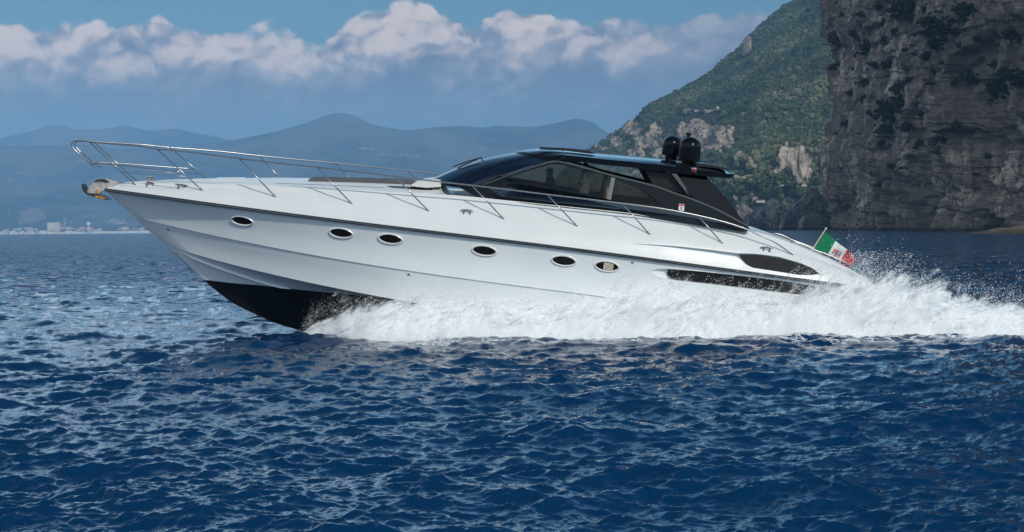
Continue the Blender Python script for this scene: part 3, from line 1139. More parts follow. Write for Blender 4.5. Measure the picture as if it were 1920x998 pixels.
PX_SHEER = [(194, 355), (250, 362), (300, 369), (360, 381 - 3), (430, 387), (500, 397), (600, 409), (700, 422), (780, 431), (900, 445.5), (1050, 464), (1180, 481), (1306, 498), (1410, 513), (1548, 529.5), (1640, 543)]
PX_FOLD = [(204, 351), (252, 347.5), (310, 352), (380, 357.5), (517, 369.5), (660, 382), (804, 396), (945, 411), (1083, 425), (1219, 440), (1355, 457), (1487, 479), (1560, 500), (1640, 533)]
L_sheer = line(PX_SHEER, beam, 5)
L_fold = line(PX_FOLD, b_fold, 5)
kx = lift((250, 408), 0).x
b_kn = make_b(kx, 2.17, 11.0, 2.25)
L_knuck = line([(250, 408), (330, 427), (400, 442), (520, 465), (600, 480.5), (700, 498.5), (780, 509.5), (900, 527), (960, 534), (1100, 552), (1200, 566)], b_kn, 4)
cx_ = lift((308, 458), 0).x
b_ch = make_b(cx_, 2.10, 10.2, 1.9)
L_chine = line([(308, 458), (350, 473), (400, 488.5), (460, 503), (520, 516.6), (600, 532), (660, 543), (732, 560.6), (900, 590), (1100, 618)], b_ch, 3)
ax_ = lift((380.5, 524.6), 0).x
b_pt = make_b(ax_, 1.90, 11.0, 1.55)


def below_chine(P):
    xs = np.array([2.0, 5.0, 8.2])
    zc = np.interp(xs, L_chine[:, 0], L_chine[:, 2])
    return np.stack([xs, zc - .05], -1)


L_paint = line([(380.5, 524.6), (410, 528), (440, 531.4), (480, 534.5), (520, 538.6), (572, 544.5), (640, 551), (696, 556)], b_pt, None, extra=below_chine)
KP = [lift(p, 0) for p in ((380.5, 524.6), (410, 549), (440.6, 570.7), (480, 590), (517, 606), (560, 619.5))]
kxs = [k.x for k in KP] + [-2.5, 1.0, 8.2]
kzs = [k.z for k in KP] + [-.98, -1.08, -.95]
xk = ax_ + (XE - ax_) * SS
L_keel = np.stack([xk, 0 * xk, pchip(kxs, kzs, xk)], -1)

# deck: crown of the foredeck, then the coaming line under the black cabin side, then the long sloping stern
CAB = [(936, 374.5), (1060, 387), (1180, 399.5), (1330, 422), (1403, 432), (1436, 440), (1481, 455), (1541, 480), (1593, 504), (1640, 531)]
P_cab = lift_line(CAB, b_cab)
P_top = np.array([(q.x, q.z) for q in (lift(p, 0) for p in ((222, 344.5), (250, 340.5), (290, 338.5), (345, 336), (400, 334.5), (460, 334), (520, 333.5), (568, 334), (700, 336.5), (800, 339.5), (860, 341)))])
xc0 = lift((214, 347.5), 0).x
xc = xc0 + (XE - xc0) * SS
xt0 = P_top[0, 0]
xt = xt0 + (XE - xt0) * SS
x_win = lift((825, 344), -1.0).x
x_c0, x_c1 = P_cab[0, 0], lift((1403, 432), -1.5).x
z_top_fore = lambda x: pchip(P_top[:, 0], P_top[:, 1], x)
zf = lambda x: np.interp(x, L_fold[:, 0], L_fold[:, 2])
z_c_fore = zf(xc) + .62 * (z_top_fore(xc) - zf(xc))
z_c_cab = pchip(P_cab[:, 0], P_cab[:, 1], xc)
wgt = sstep(xc, x_win - .5, x_c0)
zc = z_c_fore * (1 - wgt) + z_c_cab * wgt
yc = -b_cab(xc) * sstep(SS, -.0001, .004)
yc[0] = 0
L_cab = np.stack([xc, yc, zc], -1)
z_fl = np.interp(xt, xc, zc)
well = sstep(xt, x_win + .1, x_win + .5) * (1 - sstep(xt, x_c1 - .3, x_c1 + .6))
zt = np.where(xt < x_win + .1, z_top_fore(np.minimum(xt, x_win + .1)), z_fl + .03) - well * .85
L_top = np.stack([xt, 0 * xt, zt], -1)


def between(a, b, t, bulge=0.0, up=0.0):
    m = a * (1 - t) + b * t
    k = 4 * t * (1 - t)
    m[:, 1] -= bulge * k * np.minimum(1, np.abs(m[:, 1]) / .6)
    m[:, 2] += up * k
    return m


step_out = L_knuck.copy()
step_out[:, 1] -= .028 * np.minimum(1, SS / .02)
step_out[:, 2] += .004
L_knl = L_knuck.copy()
L_knl[:, 2] -= .012
ch_out = L_chine.copy()
ch_out[:, 1] -= .05 * np.minimum(1, SS / .04)
side_in = L_cab.copy()
side_in[:, 1] *= .93
side_in[:, 2] -= .015
ramp = np.minimum(1, SS / .25)[:, None]
rows = [(L_keel, 1), (between(L_keel, L_paint, .5, -.02), 1), (L_paint, 0), (between(L_paint, L_chine, .5, -.02), 0), (L_chine, 0), (ch_out, 0), (between(ch_out, L_knl, .33, -.035), 0), (between(ch_out, L_knl, .66, -.03), 0), (L_knl, 0), (step_out, 0),
        (between(step_out, L_sheer, .25, -.05), 0), (between(step_out, L_sheer, .5, -.05), 0), (between(step_out, L_sheer, .75, -.04), 0), (L_sheer, 2),
        (between(L_sheer, L_fold, .35, .035, .02), 2), (between(L_sheer, L_fold, .72, .035, .025), 2), (L_fold, 2)]
side = lambda t, up: between(L_fold, L_cab, t, 0.0, up)
s1 = side(.30, -.012)
s2 = side(.55, -.02)
s3 = side(.78, .01)
rows += [(s1, 2), (s2, 2), (s3, 2), (L_cab, 2), (side_in, 2), (between(side_in, L_top, .12), 2), (between(side_in, L_top, .5, 0, .01), 2), (L_top, 2)]


def build_hull_shell():
    R = [r for r, _ in rows]
    n = len(R)
    bm = bmesh.new()
    near = [[bm.verts.new(p) for p in r] for r in R]
    far = [[bm.verts.new((p[0], -p[1], p[2])) for p in r] for r in R]
    for k in range(n - 1):
        mi = rows[k][1]
        for i in range(NS - 1):
            for g, flip in ((near, False), (far, True)):
                q = (g[k][i], g[k][i + 1], g[k + 1][i + 1], g[k + 1][i])
                f = bm.faces.new(q[::-1] if flip else q)
                f.material_index = mi
    # stern: a raked transom, closed
    loop = [near[k][-1] for k in range(n)] + [far[k][-1] for k in range(n - 1, -1, -1)]
    f = bm.faces.new(loop)
    f.material_index = 0
    bmesh.ops.remove_doubles(bm, verts=bm.verts[:], dist=.0012)
    bmesh.ops.dissolve_degenerate(bm, edges=bm.edges[:], dist=.0005)
    bmesh.ops.recalc_face_normals(bm, faces=bm.faces[:])
    return bm


shell = build_hull_shell()
HULL_T = BVHTree.FromBMesh(shell)


def hit(p, off=0.0):
    """where the photograph pixel p meets the hull or deck: boat point lifted off by off, and the outward normal"""
    d = BOAT_RI @ ray(*p)
    h, n, _, _ = HULL_T.ray_cast(O_L, d)
    if h is None:
        h, n, _, _ = HULL_T.find_nearest(lift(p, -2.0))
    if n.dot(d) > 0:
        n = -n
    return h + n * off, n


def deck_z(x, y):
    h, n, _, _ = HULL_T.ray_cast(Vector((x, y, 6)), Vector((0, 0, -1)))
    return h.z if h else 1.0


# --- materials of the boat
M_GEL = simple('white_gelcoat', (.785, .81, .82), .20, coat=.4, var=.02, scale=.8)
M_DECK = simple('deck_gelcoat', (.63, .645, .645), .35, coat=.2, var=.02, scale=1.2)
M_ANTI = simple('black_antifouling', (.008, .008, .009), .42, var=.3, scale=2)
M_CHROME = simple('polished_steel', (.36, .36, .36), .27, metal=1.0)
M_BLACK = simple('black_gloss_paint', (.004, .005, .007), .09, coat=0.0, spec=.20)
M_WING = simple('black_wing_paint', (.004, .004, .005), .12, spec=.30)
M_SATIN = simple('black_satin', (.012, .012, .014), .38)
M_RUBBER = simple('black_rubber', (.015, .015, .016), .5)
M_GREY = simple('grey_metal', (.13, .13, .135), .35, metal=.3)
M_BEZEL = simple('pale_bezel', (.78, .78, .77), .25, metal=.25)
M_HILITE = simple('highlight_grey', (.05, .05, .052), .3, metal=.3)
M_CUSH = simple('grey_cushion', (.085, .085, .088), .85, var=.12, scale=5)
M_PALEC = simple('pale_cowl', (.62, .60, .56), .45, var=.04)
M_VENT = None


def mesh_vent():
    m, t, p = material('black_grille')
    oc = t.node('ShaderNodeTexCoord').outputs['Object']
    x, y, z = t.sep(oc)
    w = t.m('MULTIPLY', t.m('SINE', t.m('MULTIPLY', t.m('ADD', x, z), 150.0)), t.m('SINE', t.m('MULTIPLY', t.m('SUBTRACT', x, z), 150.0)))
    t.put(p.inputs['Base Color'], t.mix(t.smooth(w, .0, .3), (.005, .005, .006), (.034, .034, .036)))
    p.inputs['Roughness'].default_value = .6
    p.inputs['Specular IOR Level'].default_value = .15
    t.put(p.inputs['Normal'], t.bump(w, .4, .004))
    return m


M_VENT = mesh_vent()


def glass(name, tint, keep, rough=.02):
    m, t, p = material(name)
    tr = t.node('ShaderNodeBsdfTransparent')
    tr.inputs[0].default_value = (*tint, 1)
    gl = t.node('ShaderNodeBsdfGlossy')
    gl.inputs['Roughness'].default_value = rough
    gl.inputs['Color'].default_value = (.9, .92, .95, 1)
    fr = t.node('ShaderNodeFresnel')
    fr.inputs[0].default_value = 1.5
    mx = t.node('ShaderNodeMixShader')
    t.put(mx.inputs[0], t.m('ADD', fr.outputs[0], keep))
    t.l.new(tr.outputs[0], mx.inputs[1])
    t.l.new(gl.outputs[0], mx.inputs[2])
    t.l.new(mx.outputs[0], t.n['Material Output'].inputs['Surface'])
    return m


M_WGLASS = glass('tinted_window_glass', (.74, .69, .64), -.03)
M_SCREEN = simple('dark_windscreen', (.003, .008, .021), .05, coat=.0, spec=.6)
M_PORT = simple('porthole_glass', (.012, .009, .007), .06, coat=.3)
M_CURTAIN = simple('cream_curtain', (.50, .43, .33), .7, var=.2, scale=12)


# --- cut the recesses for the air intakes, then part the shell into hull, bottom and deck
def cutter(outline, depth):
    """closed solid along the hull skin: outline pixels, recess depth at each"""
    fr, bk = [], []
    for p, dd in zip(outline, depth):
        h, n = hit(p)
        n = (n + Vector((0, -1, 0))).normalized()
        fr.append(h + n * .12)
        bk.append(h - n * dd)
    bm = bmesh.new()
    add_prism(bm, fr, bk)
    bmesh.ops.triangulate(bm, faces=bm.faces[:])
    return bm_obj('cut', bm)


def dense(pts, n=5):
    out = []
    for a, b in zip(pts, pts[1:] + pts[:1]):
        for k in range(n):
            out.append((a[0] + (b[0] - a[0]) * k / n, a[1] + (b[1] - a[1]) * k / n))
    return out


UP_CUT = [(1180, 456.5), (1260, 461), (1330, 468), (1386, 475), (1426, 477), (1462, 482), (1500, 493), (1525, 504), (1541, 516.5), (1500, 516), (1455, 509), (1412, 502.5), (1394, 494), (1384, 484.5), (1330, 477), (1260, 467)]
UP_DEP = [.004, .08, .13, .16, .11, .11, .10, .08, .02, .05, .09, .10, .05, .10, .06, .03]
LO_CUT = [(1219, 510.5), (1226, 506), (1243, 504.3), (1262, 505), (1300, 508), (1345, 512.5), (1420, 521), (1480, 529), (1545, 540), (1555, 548), (1545, 557), (1480, 551), (1420, 543.5), (1345, 534.5), (1300, 529.5), (1262, 525.5), (1243, 521), (1228, 515.5)]
LO_DEP = [.006, .02, .06, .11, .12, .12, .12, .12, .12, .12, .12, .12, .12, .12, .12, .11, .06, .02]

hull_tmp = bm_obj('hull', shell, [M_GEL, M_ANTI, M_DECK])
cuts = [cutter(UP_CUT, UP_DEP), cutter(LO_CUT, LO_DEP)]
for c in cuts:
    md = hull_tmp.modifiers.new('cut', 'BOOLEAN')
    md.object = c
    md.operation = 'DIFFERENCE'
    md.solver = 'EXACT'
bpy.context.view_layer.update()
dg = bpy.context.evaluated_depsgraph_get()
cut_me = bpy.data.meshes.new_from_object(hull_tmp.evaluated_get(dg))
if len(cut_me.polygons) < 3000:                # the cut failed: keep the whole shell
    cut_me = hull_tmp.data.copy()
for c in cuts:
    bpy.data.objects.remove(c)
bpy.data.objects.remove(hull_tmp)


def part_of(me, name, idx, mat):
    bm = bmesh.new()
    bm.from_mesh(me)
    bmesh.ops.delete(bm, geom=[f for f in bm.faces if f.material_index != idx], context='FACES')
    for f in bm.faces:
        f.material_index = 0
    for e in bm.edges:
        if len(e.link_faces) == 2 and e.calc_face_angle(0) > rad(16):
            e.smooth = False
    for f in bm.faces:
        f.smooth = True
    m2 = bpy.data.meshes.new(name)
    bm.to_mesh(m2)
    bm.free()
    m2.materials.append(mat)
    return link(bpy.data.objects.new(name, m2), yacht)


part_of(cut_me, 'hull', 0, M_GEL)
part_of(cut_me, 'hull_bottom', 1, M_ANTI)
part_of(cut_me, 'deck', 2, M_DECK)


def panel(name, outline, off, thick, mat, parent=yacht, n=3, smooth=False):
    """plate lying on the hull skin"""
    pts = dense(outline, n) if n > 1 else outline
    fr, bk = [], []
    for p in pts:
        h, nn = hit(p)
        fr.append(h + nn * (off + thick))
        bk.append(h + nn * off)
    bm = bmesh.new()
    a = [bm.verts.new(p) for p in fr]
    b = [bm.verts.new(p) for p in bk]
    m = len(a)
    bmesh.ops.triangle_fill(bm, use_beauty=True, edges=[bm.edges.new((a[i], a[(i + 1) % m])) for i in range(m)])
    for i in range(m):
        bm.faces.new((a[i], b[i], b[(i + 1) % m], a[(i + 1) % m]))
    return bm_obj(name, bm, mat, parent, angle=30)


panel('air_intake', spline([(1387, 476.5), (1426, 478.2), (1462, 483.3), (1500, 494), (1524, 504), (1540, 515.5)], 4) + spline([(1500, 515), (1455, 508), (1413, 501.5), (1400, 490)], 4), -.065, .03, M_VENT, n=1)
panel('air_vent', [(1250, 511), (1254, 507.5), (1262, 506.2), (1300, 509), (1345, 513.5), (1420, 522), (1480, 530), (1544, 541), (1552, 548), (1544, 556), (1480, 550), (1420, 542.5), (1345, 533.5), (1300, 528.5), (1262, 524), (1253, 518)], -.075, .03, M_VENT)


# --- rubbing strake along the sheer
def sheer_strip(name, out, dz0, dz1, mat):
    bm = bmesh.new()
    for sgn in (1, -1):
        prev = None
        for i in range(0, NS):
            x, y, z = L_sheer[i]
            w = min(1, i / 4)
            ya = y - out * w
            q = [bm.verts.new((x - .02 * (1 - w), sgn * yy, z + dz)) for yy, dz in ((y + .03, dz0), (ya, dz0), (ya, dz1), (y + .03, dz1))]
            if prev:
                for k in range(4):
                    bm.faces.new((prev[k], prev[(k + 1) % 4], q[(k + 1) % 4], q[k]))
            else:
                bm.faces.new(q)
            prev = q
        bm.faces.new(prev[::-1])
    return bm_obj(name, bm, mat, yacht, angle=40)


rub = sheer_strip('rubbing_strake', .045, -.035, .030, M_RUBBER)
st_ = sheer_strip('steel_strip', .056, -.016, .008, M_CHROME)
st_.parent = rub


# --- spray rails on the forebody
def spray_rail(pix):
    bm = bmesh.new()
    for sgn in (1, -1):
        prev = None
        pts = [hit(p) for p in spline(pix, 10)]
        for i, (h, n) in enumerate(pts):
            w = .045 * min(1, (i + .3) / 6, (len(pts) - i) / 5)
            q = [bm.verts.new((v.x, sgn * v.y, v.z)) for v in (h + Vector((0, 0, .03)) - n * .01, h + n * w * 1.0 - Vector((0, 0, .002)), h - Vector((0, 0, .02)) - n * .01)]
            if prev:
                for k in range(3):
                    bm.faces.new((prev[k], prev[(k + 1) % 3], q[(k + 1) % 3], q[k]))
            else:
                bm.faces.new(q)
            prev = q
        bm.faces.new(prev[::-1])
    return bm_obj('spray_rail', bm, M_GEL, yacht, angle=30)


spray_rail([(332, 469), (380, 490), (440, 512), (500, 531), (545, 542)])


# --- portholes
def porthole(c, curtain):
    h, n = hit(c)
    fwd = (hit((c[0] + 26, c[1] + 3.2))[0] - hit((c[0] - 26, c[1] - 3.2))[0]).normalized()
    up = n.cross(fwd).normalized()
    if up.z < 0:
        up = -up
    a, b = .295, .132
    ring = []
    N = 36
    for k in range(N):
        t = 2 * math.pi * k / N
        s = math.sin(t)
        ring.append((math.cos(t), math.copysign(abs(s) ** 1.15, s)))
    bm = bmesh.new()
    prof = [(1.0, -.01), (1.0, .018), (.95, .028), (.87, .022), (.84, .004), (.84, -.02)]
    loops = [[bm.verts.new(h + fwd * (x * a * (1 - (1 - k) * .9)) + up * (y * b * (1 - (1 - k) * 1.6)) + n * o) for x, y in ring] for k, o in prof]
    for i in range(len(loops) - 1):
        for k in range(N):
            bm.faces.new((loops[i][k], loops[i][(k + 1) % N], loops[i + 1][(k + 1) % N], loops[i + 1][k]))
    fr = bm_obj('porthole', bm, M_BEZEL, yacht, angle=50)
    bm = bmesh.new()
    k = .85
    g = [bm.verts.new(h + fwd * (x * a * (1 - (1 - k) * .9)) + up * (y * b * (1 - (1 - k) * 1.6)) + n * .004) for x, y in ring]
    bm.faces.new(g)
    bm_obj('glass', bm, M_PORT, fr)
    if curtain:
        bm = bmesh.new()
        lo, hi = curtain
        pts = [(x, y) for x, y in ring if lo <= x <= hi]
        pass
        top = sorted([p for p in pts if p[1] >= 0])
        bot = sorted([p for p in pts if p[1] < 0])
        loop = top + bot[::-1]
        fold = lambda x: .004 * math.sin(x * 40)
        bm.faces.new([bm.verts.new(h + fwd * (x * .76 * a) + up * (y * .66 * b) + n * (.012 + fold(x))) for x, y in loop])
        bm_obj('curtain', bm, M_CURTAIN, fr)
    return fr


for c, cur in (((454, 414), None), ((639.5, 437), None), ((732, 448), None), ((908, 470), None), ((1057, 489), None), ((1138, 499.3), (-.35, .75))):
    porthole(c, cur)


def fitting(c, r):
    h, n = hit(c)
    bm = bmesh.new()
    q = n.to_track_quat('Z', 'Y').to_matrix()
    prof = [(r, -.01), (r, .012), (r * .7, .018), (r * .55, .004), (r * .1, .003)]
    add_lathe(bm, prof, n=16)
    bmesh.ops.transform(bm, matrix=Matrix.Translation(h) @ q.to_4x4(), verts=bm.verts[:])
    return bm_obj('hull_fitting', bm, M_CHROME, yacht, angle=40)


for c, r in (((315, 430), .035), ((766.5, 514.5), .03), ((1186, 492), .03)):
    fitting(c, r)


# --- superstructure
def yside(z, zb, lean=.24, y0=1.66):
    return -(y0 - lean * (z - zb))


ZB = lift((1100, 391), -1.66).z


def lift_side(p, inset=0.0):
    """point on the leaning plane of the near cabin side"""
    y = -1.6
    for _ in range(6):
        q = lift(p, y)
        fw = .62 * sstep(-q.x, -lift((1000, 380), -1.6).x, -lift((820, 344), -1.6).x) if inset != 'straight' else 0
        tail = .0
        y = yside(q.z, ZB) + fw + tail
    return Vector((q.x, y + (inset if inset != 'straight' else 0), q.z))


def mirror(v):
    return Vector((v.x, -v.y, v.z))


def ring_panel(name, outer, holes, thick, mat, parent=yacht, both=True, inset=0.0):
    obs = []
    for sgn in ((1, -1) if both else (1,)):
        bm = bmesh.new()
        fr_edges, loops = [], []
        for lp in [outer] + holes:
            P = [lift_side(p, inset) for p in lp]
            if sgn < 0:
                P = [mirror(p) for p in P]
            vs = [bm.verts.new(p) for p in P]
            bk = [bm.verts.new(p + Vector((0, sgn * thick, 0))) for p in P]
            loops.append((vs, bk))
            m = len(vs)
            fr_edges += [bm.edges.new((vs[i], vs[(i + 1) % m])) for i in range(m)]
        bmesh.ops.triangle_fill(bm, use_beauty=True, edges=fr_edges)
        bke = []
        for vs, bk in loops:
            m = len(vs)
            for i in range(m):
                bm.faces.new((vs[i], bk[i], bk[(i + 1) % m], vs[(i + 1) % m]))
            bke += [bm.edges.get((bk[i], bk[(i + 1) % m])) for i in range(m)]
        bmesh.ops.triangle_fill(bm, use_beauty=True, edges=bke)
        obs.append(bm_obj(name, bm, mat, parent, angle=30))
    return obs


FRAME_OUT = dense([(822, 345), (862, 352), (893, 369), (936, 376), (1060, 388.5), (1180, 401), (1330, 423.5), (1404, 433.5), (1404, 424), (1375, 408), (1340, 390), (1300, 373.5), (1262, 360), (1225, 347), (1150, 328.5), (1100, 314), (1064, 304), (1050, 301.5), (1035, 300.5), (1010, 307), (970, 321), (930, 335), (903, 344), (870, 346.5)], 3)
PANE1 = dense([(936, 338.5), (985, 322), (1037, 307.5), (1050, 308.5), (1100, 320), (1148, 332.5), (1139, 373), (1090, 365), (1030, 354)], 3)
PANE2 = dense([(1155, 336.5), (1195, 352), (1222, 367), (1239, 384.5), (1200, 381), (1147, 374.5)], 3)
LOWPANE = dense([(915, 352), (960, 352), (1040, 366), (1140, 380), (1240, 392), (1310, 403), (1352, 417), (1335, 419), (1250, 404), (1180, 394.5), (1060, 382), (940, 369)], 3)
sf = ring_panel('cabin_side', FRAME_OUT, [PANE1, PANE2], .05, M_BLACK)
for k, f in enumerate(sf):
    pass
for hole in (PANE1, PANE2):
    a, b = ring_panel('side_window', hole, [], .010, M_WGLASS, inset=.022)
    a.parent, b.parent = sf[0], sf[1]
a, b = ring_panel('lower_window', LOWPANE, [], .006, M_SCREEN, inset=-.006)
a.parent, b.parent = sf[0], sf[1]
# grey divider between the panes; grey strips stand in for highlights on the frame edges
a, b = ring_panel('window_divider', [(1146.5, 332), (1153.5, 334.5), (1145.5, 375), (1138, 373.5)], [], .03, M_GREY, inset=-.008)
a.parent, b.parent = sf[0], sf[1]
HILITE_O = spline([(905, 345.5), (935, 334.5), (985, 316.5), (1035, 302), (1064, 305.5), (1100, 315.5)], 4)
HILITE_I = [(x + .5, y + 2.6) for x, y in HILITE_O][::-1]
a, b = ring_panel('frame_highlight', HILITE_O + HILITE_I, [], .02, M_HILITE, inset=-.012)
a.parent, b.parent = sf[0], sf[1]
EDGE = spline([(1064, 303.6), (1100, 313.6), (1150, 328), (1225, 346.5), (1262, 359.5), (1300, 373), (1340, 389.5), (1375, 407.5), (1404, 423.5)], 4)
a, b = ring_panel('top_edge', EDGE + [(x - .4, y + 3.2) for x, y in EDGE][::-1], [], .03, M_HILITE, inset=-.02)  # lighter strip in place of a highlight along the black panel's top
a.parent, b.parent = sf[0], sf[1]
# warning sticker
def sticker():
    s0 = [(1273, 382), (1283, 383.2), (1282.4, 395.5), (1272.4, 394.3)]
    m_w = simple('sticker_white', (.72, .72, .72), .4)
    m_r = simple('sticker_red', (.55, .03, .03), .4)
    m_k = simple('sticker_black', (.03, .03, .03), .4)
    bm = bmesh.new()
    lerp = lambda u, v: (s0[0][0] + (s0[1][0] - s0[0][0]) * u + (s0[3][0] - s0[0][0]) * v, s0[0][1] + (s0[1][1] - s0[0][1]) * u + (s0[3][1] - s0[0][1]) * v)
    for (u0, u1, v0, v1, off, mi) in ((0, 1, 0, 1, -.008, 0), (.05, .95, .03, .36, -.010, 1), (.3, .7, .5, .72, -.010, 2), (.2, .8, .8, .86, -.010, 2)):
        f = bm.faces.new([bm.verts.new(lift_side(lerp(u, v), off)) for u, v in ((u0, v0), (u1, v0), (u1, v1), (u0, v1))])
        f.material_index = mi
    bm_obj('warning_sticker', bm, [m_w, m_r, m_k], sf[0])


sticker()

# windscreen: two panes a side, curved round the front
WS_B = [lift((815, 333), 0), lift((826, 345), -.75), lift((862, 352), -1.12), lift_side((905, 346.5), .03)]
WS_T = [lift((968, 286), 0), lift((985, 290), -.65), lift((1008, 297), -1.02), lift_side((1037, 303), .05)]


def ws_patch(name, u0, u1, v0, v1, off, mat, parent=yacht, nu=16, nv=10):
    Bc = np.array(spline([mirror(p)[:] for p in WS_B[::-1]] + [p[:] for p in WS_B[1:]], 12))
    Tc = np.array(spline([mirror(p)[:] for p in WS_T[::-1]] + [p[:] for p in WS_T[1:]], 12))
    us = np.linspace(u0, u1, nu) * (len(Bc) - 1)
    f = lambda A: np.stack([np.interp(us, np.arange(len(A)), A[:, k]) for k in range(3)], -1)
    b_, t_ = f(Bc), f(Tc)
    vs = np.linspace(v0, v1, nv)
    G = b_[None] * (1 - vs[:, None, None]) + t_[None] * vs[:, None, None]
    bul = np.sin(np.pi * vs)[:, None]
    G[..., 2] += .07 * bul + off
    G[..., 0] -= .05 * bul + off
    return np_mesh(name, G.reshape(-1, 3), grid_faces(nv, nu), mat, parent)


ws = ws_patch('windscreen', 0, 1, 0, 1, 0, M_SCREEN, nu=60, nv=16)
for u in (.25, .75):
    o = ws_patch('mullion', u - .006, u + .006, 0, 1, .008, M_SATIN, ws, 3, 16)
# roof of glossy black
RT = [(964, 287.5), (985, 281.5), (1011, 277.5), (1060, 281.5), (1107, 286.5), (1150, 290.5), (1180, 293), (1238, 298), (1270, 302.6), (1308, 308.5), (1345, 315), (1379, 325)]
RB = [(1037, 302), (1064, 302.5), (1100, 305.5), (1150, 311.5), (1180, 314), (1210, 319), (1240, 322), (1275, 325.5), (1320, 331), (1368, 335), (1379, 327)]
P_rt = np.array([(q.x, q.z) for q in (lift(p, 0) for p in RT)])
W_ROOF = 1.38
P_rb = np.array([(q.x, q.z) for q in (lift(p, -W_ROOF) for p in RB)])


X_BROW = P_rb[0, 0] + .25


def roof():
    x0, x1 = P_rt[0, 0], P_rt[-1, 0]
    xs = np.linspace(X_BROW, x1, 70)
    G = []
    for x in xs:
        zt_ = float(pchip(P_rt[:, 0], P_rt[:, 1], [x])[0])
        xa = max(x, P_rb[0, 0])
        zb_ = float(pchip(P_rb[:, 0], P_rb[:, 1], [xa])[0])
        f = sstep(x, x0, P_rb[0, 0])
        w = .62 + (W_ROOF - .62) * f ** .8
        tail = sstep(x, x1 - .55, x1)
        w -= .12 * tail
        if x < P_rb[0, 0]:
            zb_ = zt_ - .03 - .13 * f
        zb_ = min(zb_, zt_ - .012)
        th = zt_ - zb_
        prof = [(0, zt_), (.35 * w, zt_ - .012), (.65 * w, zt_ - .035 * f), (.85 * w, zt_ - (.03 + .18 * th)), (.96 * w, zt_ - .42 * th), (w, zt_ - .66 * th), (w, zb_ + .04 * th), (.97 * w, zb_), (.8 * w, zb_ + .25 * th), (0, zb_ + .30 * th)]
        near = [(x, -y, z) for y, z in prof]
        far_ = [(x, y, z) for y, z in prof[1:-1]][::-1]
        G.append(near + far_)
    m = len(G[0])
    bm = bmesh.new()
    R = [[bm.verts.new(p) for p in g] for g in G]
    for i in range(len(R) - 1):
        for k in range(m):
            bm.faces.new((R[i][k], R[i][(k + 1) % m], R[i + 1][(k + 1) % m], R[i + 1][k]))
    bm.faces.new(R[0][::-1])
    bm.faces.new(R[-1])
    # the brow: from the first section forward to the top edge of the windscreen
    Tc = np.array(spline([mirror(p)[:] for p in WS_T[::-1]] + [p[:] for p in WS_T[1:]], 12))
    first = G[0]
    half = first[:7]                                     # near side, centre to lower edge
    crown = [Vector((p[0], -p[1], p[2])) for p in half[::-1]] + [Vector(p) for p in half[1:]]
    cr = np.array([c[:] for c in crown])
    ln = np.concatenate([[0], np.cumsum(np.linalg.norm(np.diff(cr, axis=0), axis=1))])
    k = np.linspace(0, 1, 41)
    C1 = np.stack([np.interp(k * ln[-1], ln, cr[:, q]) for q in range(3)], -1)
    ln = np.concatenate([[0], np.cumsum(np.linalg.norm(np.diff(Tc, axis=0), axis=1))])
    C0 = np.stack([np.interp(k * ln[-1], ln, Tc[:, q]) for q in range(3)], -1) + np.array([-.02, 0, .012])
    vs = np.linspace(0, 1, 9)[:, None, None]
    S_ = C0[None] * (1 - vs) + C1[None] * vs
    S_[..., 2] += .05 * np.sin(np.pi * vs[..., 0]) * (1 - np.abs(2 * k - 1)[None] ** 3)
    base_o = bm_obj('hardtop', bm, M_BLACK, yacht, angle=32)
    br = np_mesh('roof_brow', S_.reshape(-1, 3), grid_faces(9, 41), M_BLACK, base_o)
    sm = br.modifiers.new('thick', 'SOLIDIFY')
    sm.thickness = .03
    return base_o


hardtop = roof()


def slab(name, pix, y0, y1, mat, parent=yacht, bevel=.0, both=False, angle=30):
    """outline traced on plane y0, carried across to plane y1"""
    obs = []
    for sgn in ((1, -1) if both else (1,)):
        bm = bmesh.new()
        P = [lift(p, y0) for p in pix]
        add_prism(bm, [Vector((p.x, sgn * y0, p.z)) for p in P], [Vector((p.x, sgn * y1, p.z)) for p in P])
        if bevel:
            bmesh.ops.bevel(bm, geom=bm.edges[:], offset=bevel, segments=2, affect='EDGES', clamp_overlap=True)
        obs.append(bm_obj(name, bm, mat, parent, angle=angle))
    return obs if both else obs[0]


slab('sunroof_rail', [(1013, 278.2), (1060, 280), (1108, 284.5), (1117, 288.5), (1105, 288.5), (1060, 283), (1012, 280.5)], -.78, -.70, M_SATIN, hardtop, both=True)
slab('roof_spoiler', [(1306, 306.5), (1330, 308.5), (1364, 315.5), (1365, 318.5), (1330, 314), (1306, 312)], -.95, .95, M_SATIN, hardtop)


